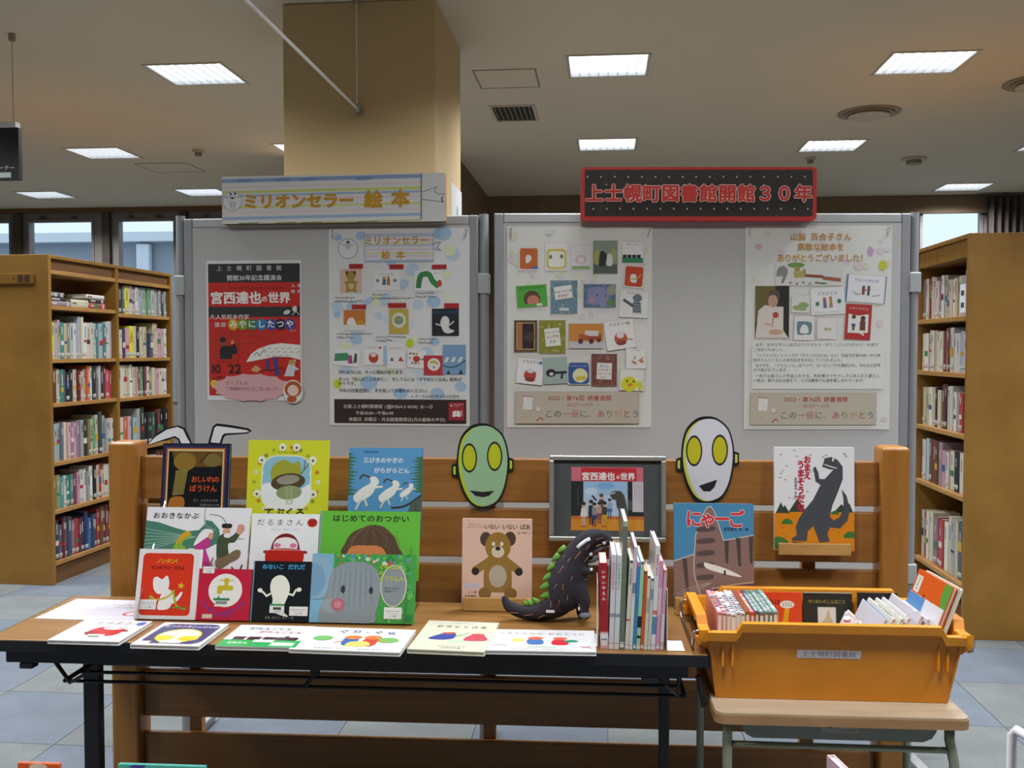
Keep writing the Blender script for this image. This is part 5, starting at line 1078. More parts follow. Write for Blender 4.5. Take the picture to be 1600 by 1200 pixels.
# -- held by ledges on the rack
def ledge(label, uL, uR, vT, vB, y0_=2.80, y1_=2.8545):
    xa, zt_ = hy(DISP, uL, vT, y0_); xb, zb_ = hy(DISP, uR, vB, y0_)
    if y0_ < 2.7: zb_ = tz + .0008
    v = thing('book_ledge', label, 'ledge', DISP, ((xa + xb) / 2, y1_, zb_), 'wooden book ledges hooked on the rack')
    part('ledge_base', MB().box(xa + .012, xb - .012, y0_ + .012, y1_, zb_, zb_ + .01), 'ledge', v, .002)
    part('front_lip', MB().box(xa, xb, y0_, y0_ + .0115, zb_, zt_), 'ledge', v, .002)
    part('back_plate', MB().box(xa + .03, xb - .03, y1_ - .003, y1_, zb_ + .0105, zt_ + .05), 'ledge', v)
    return zb_ + .0102, y0_
a = A_(109, 132); a.rect(0, 0, 109, 132, 'e6bfac').text('松谷みよ子', 10, 9, 3.8, '8a5a50').text('あかちゃんの本', 8, 13, 3.8, '8a5a50').text('いない いない ばあ', 34, 12, 9.2, '3a3230', 'l', .015, gap=.87).text('瀬川康男 え', 86, 21, 4, '8a5a50')
a.ell(37, 31, 9, 11, '554536').ell(75, 30, 9, 11, '554536').ell(56, 42, 20, 22, '9a7638').poly([(40, 58), (72, 58), (78, 96), (72, 110), (40, 110), (34, 96)], '9a7638', True).line([(40, 66), (22, 78)], 12, '9a7638').line([(72, 66), (88, 78)], 12, '9a7638').ell(21, 80, 6, 6, '33292a').ell(89, 80, 6, 6, '33292a').ell(36, 113, 10, 9, '8c6a34').ell(76, 113, 10, 9, '8c6a34').ell(56, 87, 14, 17, 'bfae9c').ell(56, 50, 10, 9, 'd8cbb0').ell(56, 45, 4, 3.4, '3a2c28').ell(49, 38, 2.6, 3.2, 'e6dfc8').ell(62, 38, 2.6, 3.2, 'e6dfc8')
a.rect(4, 98, 28, 106, 'c9c2d2').text('上士幌', 16, 112, 5, '5a5050', 'c').text('町図書館', 14, 118, 4.6, '5a5050', 'c')
zl, yl = ledge('light wooden ledge under the pink bear book, reaching forward over the table', 723, 829, 934, 955, 2.645, 2.8545)
upright('pink picture book with a brown teddy shape on the centre of the rack', (722, 831, 811), 2.66, zl, 5, .014, a, 'e6bfac', group='picture books on the rack ledges')
a = A_(125, 150); a.rect(0, 0, 125, 150, '4d8db5')
a.poly([(0, 82), (32, 72), (34, 46), (42, 22), (52, 6), (58, 4), (64, 12), (70, 30), (78, 52), (125, 44), (125, 150), (0, 150)], '8a6f68').line([(0, 82), (32, 72), (34, 46), (42, 22), (52, 6), (58, 4), (64, 12), (70, 30), (78, 52), (125, 44)], 1.3, 'd0ccc4')
a.line([(32, 72), (32, 100), (44, 135)], 1.2, 'd0ccc4', True)
for q in ((16, 78, 24, 140), (82, 52, 84, 84), (100, 48, 104, 88), (120, 46, 122, 84)): a.poly([(q[0] - 3, q[1]), (q[0] + 4, q[1]), (q[2] + 1, q[3]), (q[2] - 3, q[3])], '4c4644')
for q in range(5): a.poly([(38, 34 + q * 17), (60, 32 + q * 17), (66 - q, 36 + q * 17), (58, 39 + q * 17), (37, 40 + q * 17)], '5a4c4a', True)
a.poly([(47, 85), (52, 84), (82, 92), (106, 103), (78, 99), (52, 92)], 'eae8e0', True).rect(78, 94, 81, 101, '33302e')
a.poly([(60, 120), (96, 114), (125, 112), (125, 134), (70, 134)], '6a4458').line([(60, 120), (92, 114), (125, 110)], 2, 'c9a98c')
for q in (70, 84, 94, 102, 118): a.poly([(q - 1.5, 119), (q + 1.5, 119), (q, 124)], 'e4dccc')
for q in range(4): a.line([(4, 128 + q * 4), (34, 116 + q * 3), (58, 112)], .8, 'b4a698', True)
for dx, c_ in ((.06, 'e6e4e2'), (.03, 'd6323c')): a.text('にゃーご', 18, 22, 27, c_, 'l', dx, gap=.82)
a.text('宮西達也 作・絵', 78, 36, 5.2, '2c3a48', 'l', .01).rect(8, 142, 30, 149, 'd9d8d4').scrib(10, 28, 145.5, 4, '555555')
zl, yl = ledge('light wooden ledge under the blue and brown striped book', 1056, 1176, 934, 958, 2.645, 2.8545)
upright('blue picture book with a brown striped slope and red title, left of crate', (1053, 1178, 787), 2.66, zl, 5, .014, a, '5a7f94', group='picture books on the rack ledges')
a = A_(124, 150); a.rect(0, 0, 124, 150, 'ececee').poly([(0, 96), (30, 92), (60, 94), (124, 93), (124, 150), (0, 150)], 'df8a1c')
for q in ((2, 96, 10, 80), (8, 96, 16, 84), (22, 94, 36, 74), (110, 94, 116, 80), (92, 94, 104, 82)): a.poly([(q[0], q[1]), (q[2], q[3]), (q[2] * 2 - q[0], q[1])], '3b4a3c')
for q in ((20, 112, 9), (6, 148, 20), (94, 97, 6), (118, 131, 11)): a.poly([(q[0] - q[2], q[1])] + [(q[0] - q[2] * cos(t * pi / 8), q[1] - q[2] * .9 * sin(t * pi / 8)) for t in range(1, 8)] + [(q[0] + q[2], q[1])], '3f7a3a')
rd = random.Random(9)
for q in range(30): x, y = rd.uniform(6, 120), rd.uniform(4, 84); a.line([(x, y), (x + 3.6, y + .6)], .9, '55555c')
for q in range(26): x, y = rd.uniform(6, 120), rd.uniform(100, 146); a.line([(x, y), (x + 3, y)], .8, 'a85c18')
a.poly([(76, 24), (78, 16), (88, 14), (98, 18), (106, 28), (106, 46), (98, 66), (90, 84), (86, 100), (92, 106), (101, 101), (107, 90), (107, 74), (104, 60), (112, 70), (117, 90), (113, 106), (102, 117), (86, 116), (82, 126), (86, 136), (70, 138), (66, 128), (60, 114), (52, 122), (50, 136), (28, 136), (27, 132), (35, 128), (33, 116), (38, 104), (46, 92), (60, 76), (72, 54), (64, 50), (62, 38), (60, 30), (64, 28), (68, 36), (70, 46), (78, 46), (88, 36), (92, 32), (86, 32), (74, 28)], '4d5157', False)
a.line([(78, 25), (88, 28), (96, 30)], 1.4, 'ececee').ell(91, 18, 1.6, 2.4, 'e6e6e8').line([(28, 138), (90, 144)], 2, '5a3a1c')
a.text('おまえ', 51, 12, 12.5, 'c42a44', 'l', .045, True, .92).text('うまそうだな', 41, 19, 13, 'c42a44', 'l', .045, True, .95).text('宮西達也 作絵', 33, 44, 4.6, '3a3a40', 'l', .01, True)
zl, yl = ledge('light wooden ledge high at the right under the dinosaur book', 1217, 1330, 849, 869, 2.79, 2.8545)
upright('white and orange picture book with a grey dinosaur, high right of the rack', (1210, 1335, 699), 2.803, zl, 3, .012, a, 'ececee', group='picture books on the rack ledges')
# ================================================================== PICTURE FRAME
yF = 2.775; xa, _ = hy(DISP, 858, 780, yF); xb, _ = hy(DISP, 1041, 780, yF); zb = hy(DISP, 950, 846, yF)[1]; tiltF = radians(6)
d = infr(ray(950, 712), DISP); s_ = d[2] / d[1]; hF = (CAMH + s_ * yF - zb) / (cos(tiltF) - s_ * sin(tiltF)); wF = xb - xa
v = thing('framed_photo', 'silver picture frame with a stage photo and red title on dark mount', 'picture frame', DISP, ((xa + xb) / 2, yF, zb), None, rot_x(-tiltF))
b_ = .014
for nm, q in (('frame_rail', (-wF / 2, wF / 2, hF - b_, hF)), ('frame_rail', (-wF / 2, wF / 2, 0, b_)), ('frame_stile', (-wF / 2, -wF / 2 + b_, b_, hF - b_)), ('frame_stile', (wF / 2 - b_, wF / 2, b_, hF - b_))):
    part(nm, MB().box(q[0], q[1], -.012, .01, q[2], q[3]), 'frame', v, .003)
part('mount', MB().box(-wF / 2 + b_, wF / 2 - b_, 0, .008, b_, hF - b_), m_plain('charcoal_mount', '4a4e50', .9), v)
part('backing', MB().box(-wF / 2 + .002, wF / 2 - .002, .0105, .014, .002, hF - .002), 'brownedge', v)
a = Art(wF, hF, 50, 85, 1465, 1115)
a.rect(318, 224, 1192, 394, 'd9707e').rect(436, 232, 1112, 390, 'c92430').scrib(610, 950, 256, 18, '8a1a24').text('宮西達也', 444, 336, 104, 'f4efee', 'l', .035, gap=.98).text('の', 862, 344, 54, 'f4efee', 'l', .03).text('世界', 914, 336, 92, 'f4efee', 'l', .035, gap=.98)
a.rect(318, 394, 1196, 985, '1c1e24').rect(466, 396, 1004, 830, '9fc4e6').rect(466, 560, 1004, 830, 'b9cfe8').ell(740, 450, 110, 40, '7fb0e0').ell(560, 520, 80, 50, 'c4dcf0').rect(1062, 396, 1194, 760, 'd2cbd2').rect(1004, 620, 1062, 740, '4c5250').line([(400, 490), (400, 700)], 5, '6a6a58')
a.poly([(316, 812), (1200, 812), (1202, 986), (314, 986)], 'd8901c').poly([(316, 812), (1200, 812), (1200, 852), (316, 852)], 'c46a20')
for q in range(4): a.scrib(410, 560 + q * 30, 1085 + q * 28, 12, '77707a', True)
def kid(x, ft, h_, top, bot, hair='2c2422', skin='d9b49a', tw=36, dress=0):
    a.rect(x - 20, ft - h_ * .42, x - 5, ft - 8, skin if dress else bot).rect(x + 5, ft - h_ * .42, x + 20, ft - 8, skin if dress else bot).poly([(x - tw * .8, ft - h_ * .74), (x + tw * .8, ft - h_ * .74), (x + tw * (1.3 if dress else .9), ft - h_ * .38), (x - tw * (1.3 if dress else .9), ft - h_ * .38)], top)
    if not dress: a.rect(x - tw * .85, ft - h_ * .45, x + tw * .85, ft - h_ * .28, bot)
    a.ell(x, ft - h_ * .84, h_ * .075, h_ * .095, skin).ell(x, ft - h_ * .89, h_ * .085, h_ * .07, hair).ell(x - 14, ft - 4, 14, 7, 'b0402a').ell(x + 14, ft - 4, 14, 7, 'b0402a')
kid(686, 850, 320, '4a3a40', '3a3038', '6a4a3a'); a.line([(620, 620), (575, 570)], 22, '33303a')
kid(786, 830, 240, '9ab0d0', '4a6a98'); kid(660, 900, 270, 'c99a8a', '8a4a4a'); kid(560, 915, 310, '1f2024', '1c1c22'); kid(600, 935, 300, '8a9098', '22366a', tw=34); kid(470, 940, 310, 'e4e0dc', 'd9b49a', tw=32, dress=1); kid(722, 940, 320, '3a3f40', 'cfa02a', tw=38)
a.poly([(790, 560), (810, 522), (850, 508), (920, 512), (965, 560), (985, 640), (1000, 740), (1005, 960), (960, 960), (950, 780), (935, 960), (900, 960), (898, 740), (872, 700), (862, 620), (820, 610)], '45443e').line([(810, 545), (850, 528)], 14, 'cfcfca').line([(960, 560), (990, 700)], 10, '6a6a60')
a.build('photograph', v, 'paper', 0.0)
part('glazing', MB().box(-wF / 2 + b_, wF / 2 - b_, -.006, -.0045, b_, hF - b_), 'pglass', v)
zl = zb; xm = (xa + xb) / 2
v = thing('book_ledge', 'wooden ledge mostly hidden under the silver picture frame', 'ledge', DISP, (xm, 2.8545, zb - .02), 'wooden book ledges hooked on the rack')
part('ledge_base', MB().box(xm - .08, xm + .08, 2.765, 2.8545, zb - .0125, zb - .0015), 'ledge', v, .002)
part('front_lip', MB().box(xm - .08, xm + .08, 2.753, 2.7645, zb - .0125, zb + .006), 'ledge', v, .002)
# ================================================================== CARDBOARD FACE CUT-OUTS
def cutout_face(label, px, y, z_sup, face, accent, eye, mouth_pts, eyes):
    """px: centre column, top, bottom, half width"""
    uc, vT, vB, hw = px; k = y / 1500.0 * 1.0
    xc, zt = hy(DISP, uc, vT, y); zb = hy(DISP, uc, vB, y)[1]; H_ = zt - zb; Wd = H_ * (2 * hw) / (vB - vT)
    v = thing('face_cutout', label, 'mask', DISP, (xc, y, zb), 'cardboard face cut-outs')
    out = ccurve([(0, 0), (.26, .06), (.42, .22), (.5, .45), (.5, .66), (.4, .86), (.2, .97), (0, 1), (-.22, .97), (-.42, .84), (-.5, .62), (-.48, .4), (-.38, .2), (-.22, .05)], 5)
    P = [(xc + p[0] * Wd * .86, zb + p[1] * H_ * .955) for p in out]
    part('face_board', MB().prism(P, 'y', y, y + .005), 'black', v)
    for s, zz in ((-1, .43), (1, .50)):
        ex = xc + s * Wd * .43; e0 = zb + zz * H_
        part('ear', MB().prism([(ex - s * .003, e0 - H_ * .085), (ex + s * Wd * .085, e0 - H_ * .06), (ex + s * Wd * .085, e0 + H_ * .06), (ex - s * .003, e0 + H_ * .085)][::s], 'y', y + .0005, y + .0045), 'black', v)
    a = Art(Wd * 1.2, H_, -60, 0, 60, 100)
    sh = lambda f: [(p[0] * 86 * f, 100 - (p[1] * 95.5 * f + 47.75 * (1 - f))) for p in out]
    a.poly(sh(.93), accent).at(1.6, -.6).poly([(p[0] * 80 * .94 + 1.2, 100 - (p[1] * 95.5 * .93 + 47.75 * .07)) for p in out], face).off()
    for s, zz in ((-1, 57), (1, 50)): a.poly([(s * 45, zz - 5), (s * 49, zz - 4), (s * 49, zz + 4), (s * 45, zz + 5)], accent)
    for ex, ey, rx, ry_, dg in eyes: a.ell(ex, ey, rx + 2.4, ry_ + 2.4, '17171a', dg).ell(ex, ey, rx, ry_, eye, dg)
    a.poly(mouth_pts, '17171a', False)
    a.build('face_print', v, 'paper', 0.0)
    part('clip_foot', MB().box(xc - .035, xc + .035, y - .004, y + .0055, zb - .012, zb + .003), 'acrylic', v)
    return v
cutout_face('pale green cardboard face with round yellow eyes, left of the picture frame', (754, 655, 796, 47), 2.8485, 0, '9cc59a', 'b8cf32', 'c2c816', [(-22, 79), (0, 80.5), (20, 79), (10, 85), (0, 86.5), (-12, 85)], [(-22, 43, 10.5, 14, 0), (20, 41, 10.5, 14, 0)])
cutout_face('white cardboard face with round yellow eyes, right of the picture frame', (1106, 644, 788, 47), 2.8485, 0, 'dddce4', 'cfd05a', 'c9c210', [(-14, 80), (16, 73), (12, 81), (5, 86), (-6, 86)], [(-22, 42, 11, 14.5, 0), (20, 41, 11, 14.5, 0)])
# horns cut-out behind the dark book
yh = 2.8503; kk = yh / 1500.0
def hp(u, v_): return hy(DISP, u, v_, yh)
v = thing('horn_cutout', 'black-outlined pair of white paper horns rising behind the dark navy book', 'cut-out', DISP, (hp(310, 690)[0], yh, 1.0))
part('backing_card', MB().prism([hp(262, 800), hp(346, 800), hp(352, 697), hp(340, 690), hp(330, 693), hp(316, 698), hp(300, 692), hp(284, 690), hp(276, 697)], 'y', yh, yh + .004), 'black', v)
L1 = [(232, 695), (244, 682), (262, 671), (278, 667), (287, 671), (293, 684), (298, 692), (285, 694), (281, 685), (274, 681), (258, 686)]
L2 = [(230, 697), (242, 680), (260, 669), (279, 664.5), (290, 669), (296, 682), (301, 694), (281, 696), (279, 687), (272, 684), (258, 688)]
R1 = [(330, 691), (336, 668), (340, 665.5), (360, 668), (386, 672), (390, 674), (384, 675.5), (352, 677), (348, 680), (344, 692)]
R2 = [(325, 695), (333, 666), (339, 661.5), (360, 664), (388, 669), (394, 673.5), (386, 677.5), (354, 680), (350, 683), (346, 695)]
for A1_, B1_ in ((L2, L1), (R2, R1)):
    part('horn', MB().prism([hp(*p) for p in A1_], 'y', yh - .003, yh - .0005), 'black', v)
    part('horn_face', MB().prism([hp(*p) for p in B1_], 'y', yh - .0045, yh - .0032), 'white', v)
# ================================================================== PLUSH DINOSAUR
yD = 2.565; kD = yD / 1500.0
def dp(u, v_, dy=0.0):
    x, z = hy(DISP, u, v_, yD + dy); return Vector((x, yD + dy, z))
def volume(chains, voxel=.0035):
    """tapered limbs fused into one continuous skin"""
    mb = MB()
    for ch in chains:
        pts = [dp(*c[:3]) for c in ch]; rs = [c[3] * kD for c in ch]; fl = ch[0][4] if len(ch[0]) > 4 else 1.0
        n = len(pts); P = []; R = []
        for i in range(n - 1):
            p0, p1, p2, p3 = [pts[min(max(i + j - 1, 0), n - 1)] for j in range(4)]; r0, r1, r2, r3 = [rs[min(max(i + j - 1, 0), n - 1)] for j in range(4)]
            for k in range(5):
                t = k / 5; cr = lambda a, b, c, d_: 0.5 * (2 * b + (c - a) * t + (2 * a - 5 * b + 4 * c - d_) * t * t + (d_ + 3 * b - a - 3 * c) * t ** 3)
                P.append(cr(p0, p1, p2, p3)); R.append(max(.0015, cr(r0, r1, r2, r3)))
        P.append(pts[-1]); R.append(rs[-1])
        mb.tube(P, R, 16); mb.ball(P[0], R[0]); mb.ball(P[-1], R[-1])
    return mb
dino = thing('plush_dinosaur', 'black plush dinosaur with green back spikes and orange stitches beside the books', 'stuffed toy', DISP, (dp(870, 977).x, yD, tz))
body = volume([
    [(788, 946, 0, 5), (796, 958, 0, 9), (818, 967, 0, 11), (846, 966, 0, 15), (872, 955, 0, 20), (884, 935, 0, 27)],
    [(884, 938, 0, 28), (888, 920, 0, 31), (893, 900, 0, 28), (899, 882, 0, 22), (908, 866, 0, 18), (922, 853, 0, 15.5), (937, 850, 0, 12), (950, 856, 0, 8)],
    [(900, 930, -.022, 18), (911, 948, -.03, 12), (912, 962, -.034, 8.5), (914, 969, -.036, 7)],
    [(896, 930, .03, 18), (908, 950, .035, 12), (908, 967, .035, 8)],
    [(905, 893, -.02, 7), (914, 903, -.035, 5.5), (925, 904, -.045, 4)],
    [(905, 893, .02, 7), (916, 901, .03, 5.5), (924, 899, .04, 4)],
    [(905, 872, 0, 16), (918, 880, 0, 8), (928, 886, 0, 4)],
])
zmin = min(v[2] for v in body.v); dz = tz + .0005 - zmin
ob_ = part('body', body, 'plush', dino)
rm = ob_.modifiers.new('fuse', 'REMESH'); rm.mode = 'VOXEL'; rm.voxel_size = .0028
smo = ob_.modifiers.new('soften', 'SMOOTH'); smo.iterations = 6; smo.factor = .5
dg = bpy.context.evaluated_depsgraph_get(); me = bpy.data.meshes.new_from_object(ob_.evaluated_get(dg)); ob_.modifiers.clear(); ob_.data = me
me.polygons.foreach_set('use_smooth', [True] * len(me.polygons)); me.materials.clear(); me.materials.append(M['plush'])
bz = min(v.co.z for v in me.vertices); dino.location.z = tz + .0006 - (bz + 0) + 0
def spike(u, v_, r, du, dv, dy=0.0):
    a = dp(u, v_, dy); b = dp(u + du, v_ + dv, dy); m = MB().tube([tuple(a), tuple(a.lerp(b, .45)), tuple(a.lerp(b, .8)), tuple(b)], [r * kD, r * kD * .85, r * kD * .5, r * kD * .15], 8)
    part('back_spike', m, 'plushgreen', dino, smooth=True)
for q in ((884, 866, 5.5, -13, 8), (874, 878, 6, -12, 10), (868, 893, 6, -14, 9), (862, 909, 6, -14, 8), (858, 924, 6.5, -15, 7), (858, 940, 6.5, -14, 4), (842, 953, 5, -10, -8), (832, 956, 5, -8, -8), (825, 956, 4, -8, -6)): spike(*q)
def surf(u, v_):
    """front surface of the body on the sight line of a pixel"""
    o = Vector((0, 0, CAMH)); d_ = Vector(infr(ray(u, v_), DISP))
    b = Vector(BASE[dino.name]); off = Vector((0, 0, dino.location.z - tz))
    hit, loc, nor, _ = ob_.ray_cast(o - b - off, d_.normalized())
    return (loc + b, nor) if hit else (None, None)
bpy.context.view_layer.update()
def strip(name, pix, w, mat, lift=.0012, dome=0):
    P = [surf(*p) for p in pix]; P = [p for p in P if p[0] is not None]
    if len(P) < 2: return
    m = MB().tube([tuple(p[0] + p[1] * lift) for p in P], [w] * len(P), 6)
    part(name, m, mat, dino, smooth=True)
for q in ((795, 957, 810, 958), (819, 962, 832, 960), (840, 966, 851, 961), (858, 936, 857, 922), (853, 934, 856, 924), (865, 920, 871, 912), (872, 896, 881, 884), (887, 878, 891, 872), (898, 873, 907, 862), (880, 871, 882, 868), (916, 859, 921, 851), (927, 864, 934, 855), (932, 840 + 3, 942, 836 + 4), (944, 848, 950, 842 + 2), (873, 948, 874, 938), (860, 950, 861, 940), (905, 944, 908, 955), (892, 907, 895, 900), (879, 922, 880, 912), (912, 906, 922, 904), (886, 938, 887, 930), (913, 878, 920, 869)):
    n = 4; strip('stitch', [(q[0] + (q[2] - q[0]) * i / n, q[1] + (q[3] - q[1]) * i / n) for i in range(n + 1)], .0008, 'stitch', .0004)
strip('eye_patch', [(902, 856), (908, 850), (915, 845), (922, 841.5)], .0052, 'plushwhite', -.001)
p, n_ = surf(919, 842)
if p is not None: part('pupil', MB().ball(tuple(p + n_ * .005), .0012), 'black', dino)
part('upper_jaw_lining', volume([[(928, 872, 0, 3.5), (940, 866, 0, 4), (948, 863, 0, 3)]]), 'plushgrey', dino, smooth=True)
part('lower_jaw', volume([[(914, 886, 0, 6), (926, 885, 0, 5), (936, 880, 0, 3.5)]]), 'plushgrey', dino, smooth=True)
for u, v_ in ((944, 859), (923, 877)):
    part('tooth', MB().ball(tuple(dp(u, v_, -.012)), .0055), 'plushwhite', dino, smooth=True)
part('toe_pad', MB().ball(tuple(dp(914, 973, -.045)), (.016, .014, .009)), 'plushgrey', dino, smooth=True)
part('toe_pad', MB().ball(tuple(dp(910, 972, .035)), (.014, .014, .009)), 'plushgrey', dino, smooth=True)
p1, _ = surf(904, 962)
part('claw', MB().ball(tuple(dp(905, 962, -.04)), (.0035, .004, .006)), 'plushwhite', dino, smooth=True)
part('hand_claw', MB().ball(tuple(dp(924, 901, -.05)), .004), 'plushwhite', dino, smooth=True)
part('cloth_tag', MB().box(dp(854, 958).x, dp(867, 958).x, yD - .045, yD - .044, dp(860, 961).z, dp(860, 957).z), 'white', dino)
# ================================================================== UPRIGHT BOOKS ON THE TABLE
PREV = []
def standing(label, ub, ut, vt, th_px, depth, col, title=None, tcol='f2f2f2', bands=(), pages='e8e2d2', spot=None, group='picture books standing upright on the table', tsize=.6, y=2.33, gapf=1.0):
    """ub/ut: left edge pixel of the spine at foot and at top"""
    z0 = tz + .0005; xb_ = hz(DISP, ub, 1018, z0); k = y / 1500
    x0_ = hy(DISP, ub, 1018, y)[0]; xt, ztop = hy(DISP, ut, vt, y); h = hypot(xt - x0_, ztop - z0); lean = atan2(xt - x0_, ztop - z0); th = th_px * k
    if PREV:      # keep clear of the neighbour on the left
        px_, pl_, ph_ = PREV[-1]; x0_ = max(x0_, px_ + .0004); hm = min(h, ph_)
        if x0_ + tan(lean) * hm < px_ + tan(pl_) * hm + .0004: lean = atan2(px_ + tan(pl_) * hm + .0004 - x0_, hm)
    PREV.append((x0_ + th / cos(lean), lean, h * cos(lean)))
    lift = th * sin(max(lean, 0)) ; r = thing('picture_book', label, 'picture book', DISP, (x0_, y, z0 + lift + .0003), group, rot_y(lean))
    mb = MB().color(col); c = .0018
    mb.prism([(0, .002), (th * .3, 0), (th * .7, 0), (th, .002), (th, depth), (th - c, depth), (th - c, .005), (c, .005), (c, depth), (0, depth)], 'z', 0, h)
    part('cover', mb, 'print', r)
    part('page_block', MB().box(c, th - c, .005, depth - .003, .003, h - .002), 'pages', r)
    a = Art(th, h, 0, 0, 100, 100 * h / th); H_ = 100 * h / th; a.rect(0, 0, 100, H_, col)
    for (f0, f1, cc) in bands: a.rect(0, H_ * f0, 100, H_ * f1, cc)
    if spot: a.ell(50, H_ * spot[0], 40, 40, spot[1])
    if title:
        sz = 100 * tsize; n = len(title); a.text(title, 50, H_ * .08, sz, tcol, 'l', .03, True, gapf)
    a.rect(10, H_ - 150 if H_ > 400 else H_ * .8, 90, H_ - 40, 'e2e0dc').rect(10, H_ - 130 if H_ > 400 else H_ * .83, 90, H_ - 110 if H_ > 400 else H_ * .86, '8f9098')
    o = a.build('spine_print', r, 'print'); o.location = (th / 2, -.0003, 0)
    return r
standing('thick red book with white vertical title, first of the upright books', 938, 936.5, 880, 12.5, .135, 'a8252f', 'いやいやえん', 'efe9e4', [(.8, 1, 'd8a0a0'), (.82, .9, 'e6e4e4')], tsize=.5, gapf=1.35)
standing('white book with pink spine lettering, right of the thick red book', 951, 956, 867, 7.6, .17, 'd9d4dc', 'たんたのたんけん', 'd0527c', [(.62, .66, '9a9ab0')], tsize=.78, gapf=.9)
standing('white book with green spine lettering, third of the upright books', 959.3, 964.5, 868, 7.6, .17, 'd6dad6', 'たんたのたんてい', '3f9a5c', [(.62, .66, '9a9ab0')], tsize=.78, gapf=.9)
standing('tallest grey-green thin book standing among the upright books', 967.6, 972.5, 815, 7.5, .2, '6f786c', None, bands=[(.0, .04, 'a8aea0')])
standing('cream book with a red dot on its spine, fifth upright book', 976, 984, 876, 6.0, .16, 'd8d5c6', 'ふたりはともだち', '5a5448', [(.66, .68, 'c0504a')], tsize=.7, gapf=.8, spot=(.015, '6a3a5c'))
standing('white and pink tall book between the cream and blue spines', 982.6, 990.5, 855, 5.2, .2, 'd9c3cf', None, bands=[(.5, 1, 'dcdcd6'), (.35, .45, '7a8a9a')])
standing('bright blue slim book among the upright books', 988.5, 996, 879, 5.0, .19, '3f86bd', None, bands=[(0, .05, 'c07aa8')])
standing('mint green book with black patches on its spine', 994, 1001, 878, 5.6, .2, '9fd0aa', None, bands=[(.62, .75, '22262a'), (.84, .87, '22262a')], spot=(.015, '3a6a8a'))
standing('orange slim book with a blue dot at the spine top', 1000.2, 1007, 893, 5.0, .15, 'cc5a26', None, spot=(.02, '3a4a7a'))
standing('cream slim book right of the orange one', 1005.8, 1012, 900, 5.0, .15, 'd8d2b4', None, bands=[(.3, .5, 'b8aca0')], spot=(.02, '2f4a80'))
standing('pale grey slim book right of centre in the upright row', 1011.4, 1017.5, 904, 5.0, .16, 'c3cac4', None, bands=[(.15, .3, '8a9aa8')], spot=(.02, '2f4a80'))
standing('tall white book with pink vertical title near the right bookend', 1017, 1024, 853, 6.4, .2, 'e2dee2', 'からすのパンやさん', 'c8507c', [(.62, .66, 'd8745c'), (.68, .85, '5a8ab0')], tsize=.8, gapf=.72)
standing('pink book second from the right bookend', 1024.2, 1031, 877, 6.0, .19, 'd596b2', None, bands=[(.3, .6, 'e0b8cc')])
standing('pale pink slim book leaning on the right bookend', 1031, 1037.5, 891, 5.2, .18, 'd8a4bc', None, bands=[(0, .04, 'cf8a5c'), (.55, .9, 'dcd6d6')])
def bookend(label, x, sgn, y0_, y1_, h, t=.0012, plate=.045):
    v = thing('bookend', label, 'bookend', DISP, (x, (y0_ + y1_) / 2, tz), 'metal bookends')
    part('upright_plate', MB().box(x, x + t, y0_, y1_, tz + .0026, tz + h), 'white', v)
    a0, a1 = sorted((x + t if sgn > 0 else x, x + sgn * plate)); part('base_plate', MB().box(a0, a1, y0_, y1_, tz + .0006, tz + .0024), 'white', v, .0006)
x = hy(DISP, 933.5, 1000, 2.335)[0]; bookend('white metal bookend at the left of the red upright book', x, -1, 2.345, 2.45, .16, plate=.004)
x = hy(DISP, 1041.6, 1000, 2.33)[0]; bookend('white metal bookend with wide foot right of the upright books', x, 1, 2.325, 2.405, .15, plate=.044)
# ================================================================== SCHOOL DESK
dx0, dx1, dy0, dy1, dzt = .318, .9, 2.235, 2.64, .585
dk = thing('school_desk', 'low school desk with grey steel legs under the orange crate', 'desk', DISP, ((dx0 + dx1) / 2, (dy0 + dy1) / 2, 0))
def rrect(x0_, x1_, y0_, y1_, r_): return rr(x0_, x1_, y0_, y1_, r_, 6)
part('desktop', MB().prism(rrect(dx0 + .003, dx1 - .003, dy0 + .003, dy1 - .003, .022), 'z', dzt - .004, dzt), 'desk', dk, .0015)
part('desk_edge', MB().prism(rrect(dx0, dx1, dy0, dy1, .025), 'z', dzt - .026, dzt - .0045), 'deskedge', dk, .006, seg=3)
lg = .0115
for x, y in ((.352, 2.27), (.862, 2.27), (.33, 2.6), (.865, 2.6)):
    x2 = x + (.012 if x > .6 else 0)
    part('leg', MB().tube([(x, y, dzt - .027), (x, y, dzt - .06), (x2, y, dzt - .12), (x2, y, .012)], lg if y < 2.5 else .010, 12), 'desksteel', dk, smooth=True)
    part('leg_cap', MB().cyl(x2, y, .0, .0118, .014, 12), 'black', dk)
part('front_crossbar', MB().tube([(.364, 2.27, .50), (.862, 2.27, .498)], .0075, 10), 'desksteel', dk, smooth=True)
for x in (.34, .87): part('side_rail', MB().tube([(x, 2.282, .06), (x, 2.588, .06)], .009, 10), 'desksteel', dk)
tr = [(.385, .545), (.393, .528), (.41, .519), (.80, .519), (.82, .528), (.83, .545), (.83, dzt - .027), (.385, dzt - .027)]
part('book_tray', MB().prism(tr, 'y', 2.262, 2.56), 'tray', dk, .003)
xa, zt_ = hy(DISP, 1284, 1124, 2.2615); xb, zb_ = hy(DISP, 1342, 1146, 2.2615)
a = Art(xb - xa, zt_ - zb_, 0, 0, 116, 44); a.rect(0, 0, 116, 44, 'b3b0a4', 4).rect(10, 6, 42, 28, 'b9a83c', 3).ell(26, 15, 7, 8, '33302a').line([(18, 27), (34, 27)], 4, '33302a').scrib(64, 106, 36, 7, '3a3a38').scrib(52, 106, 16, 5, '9a988c')
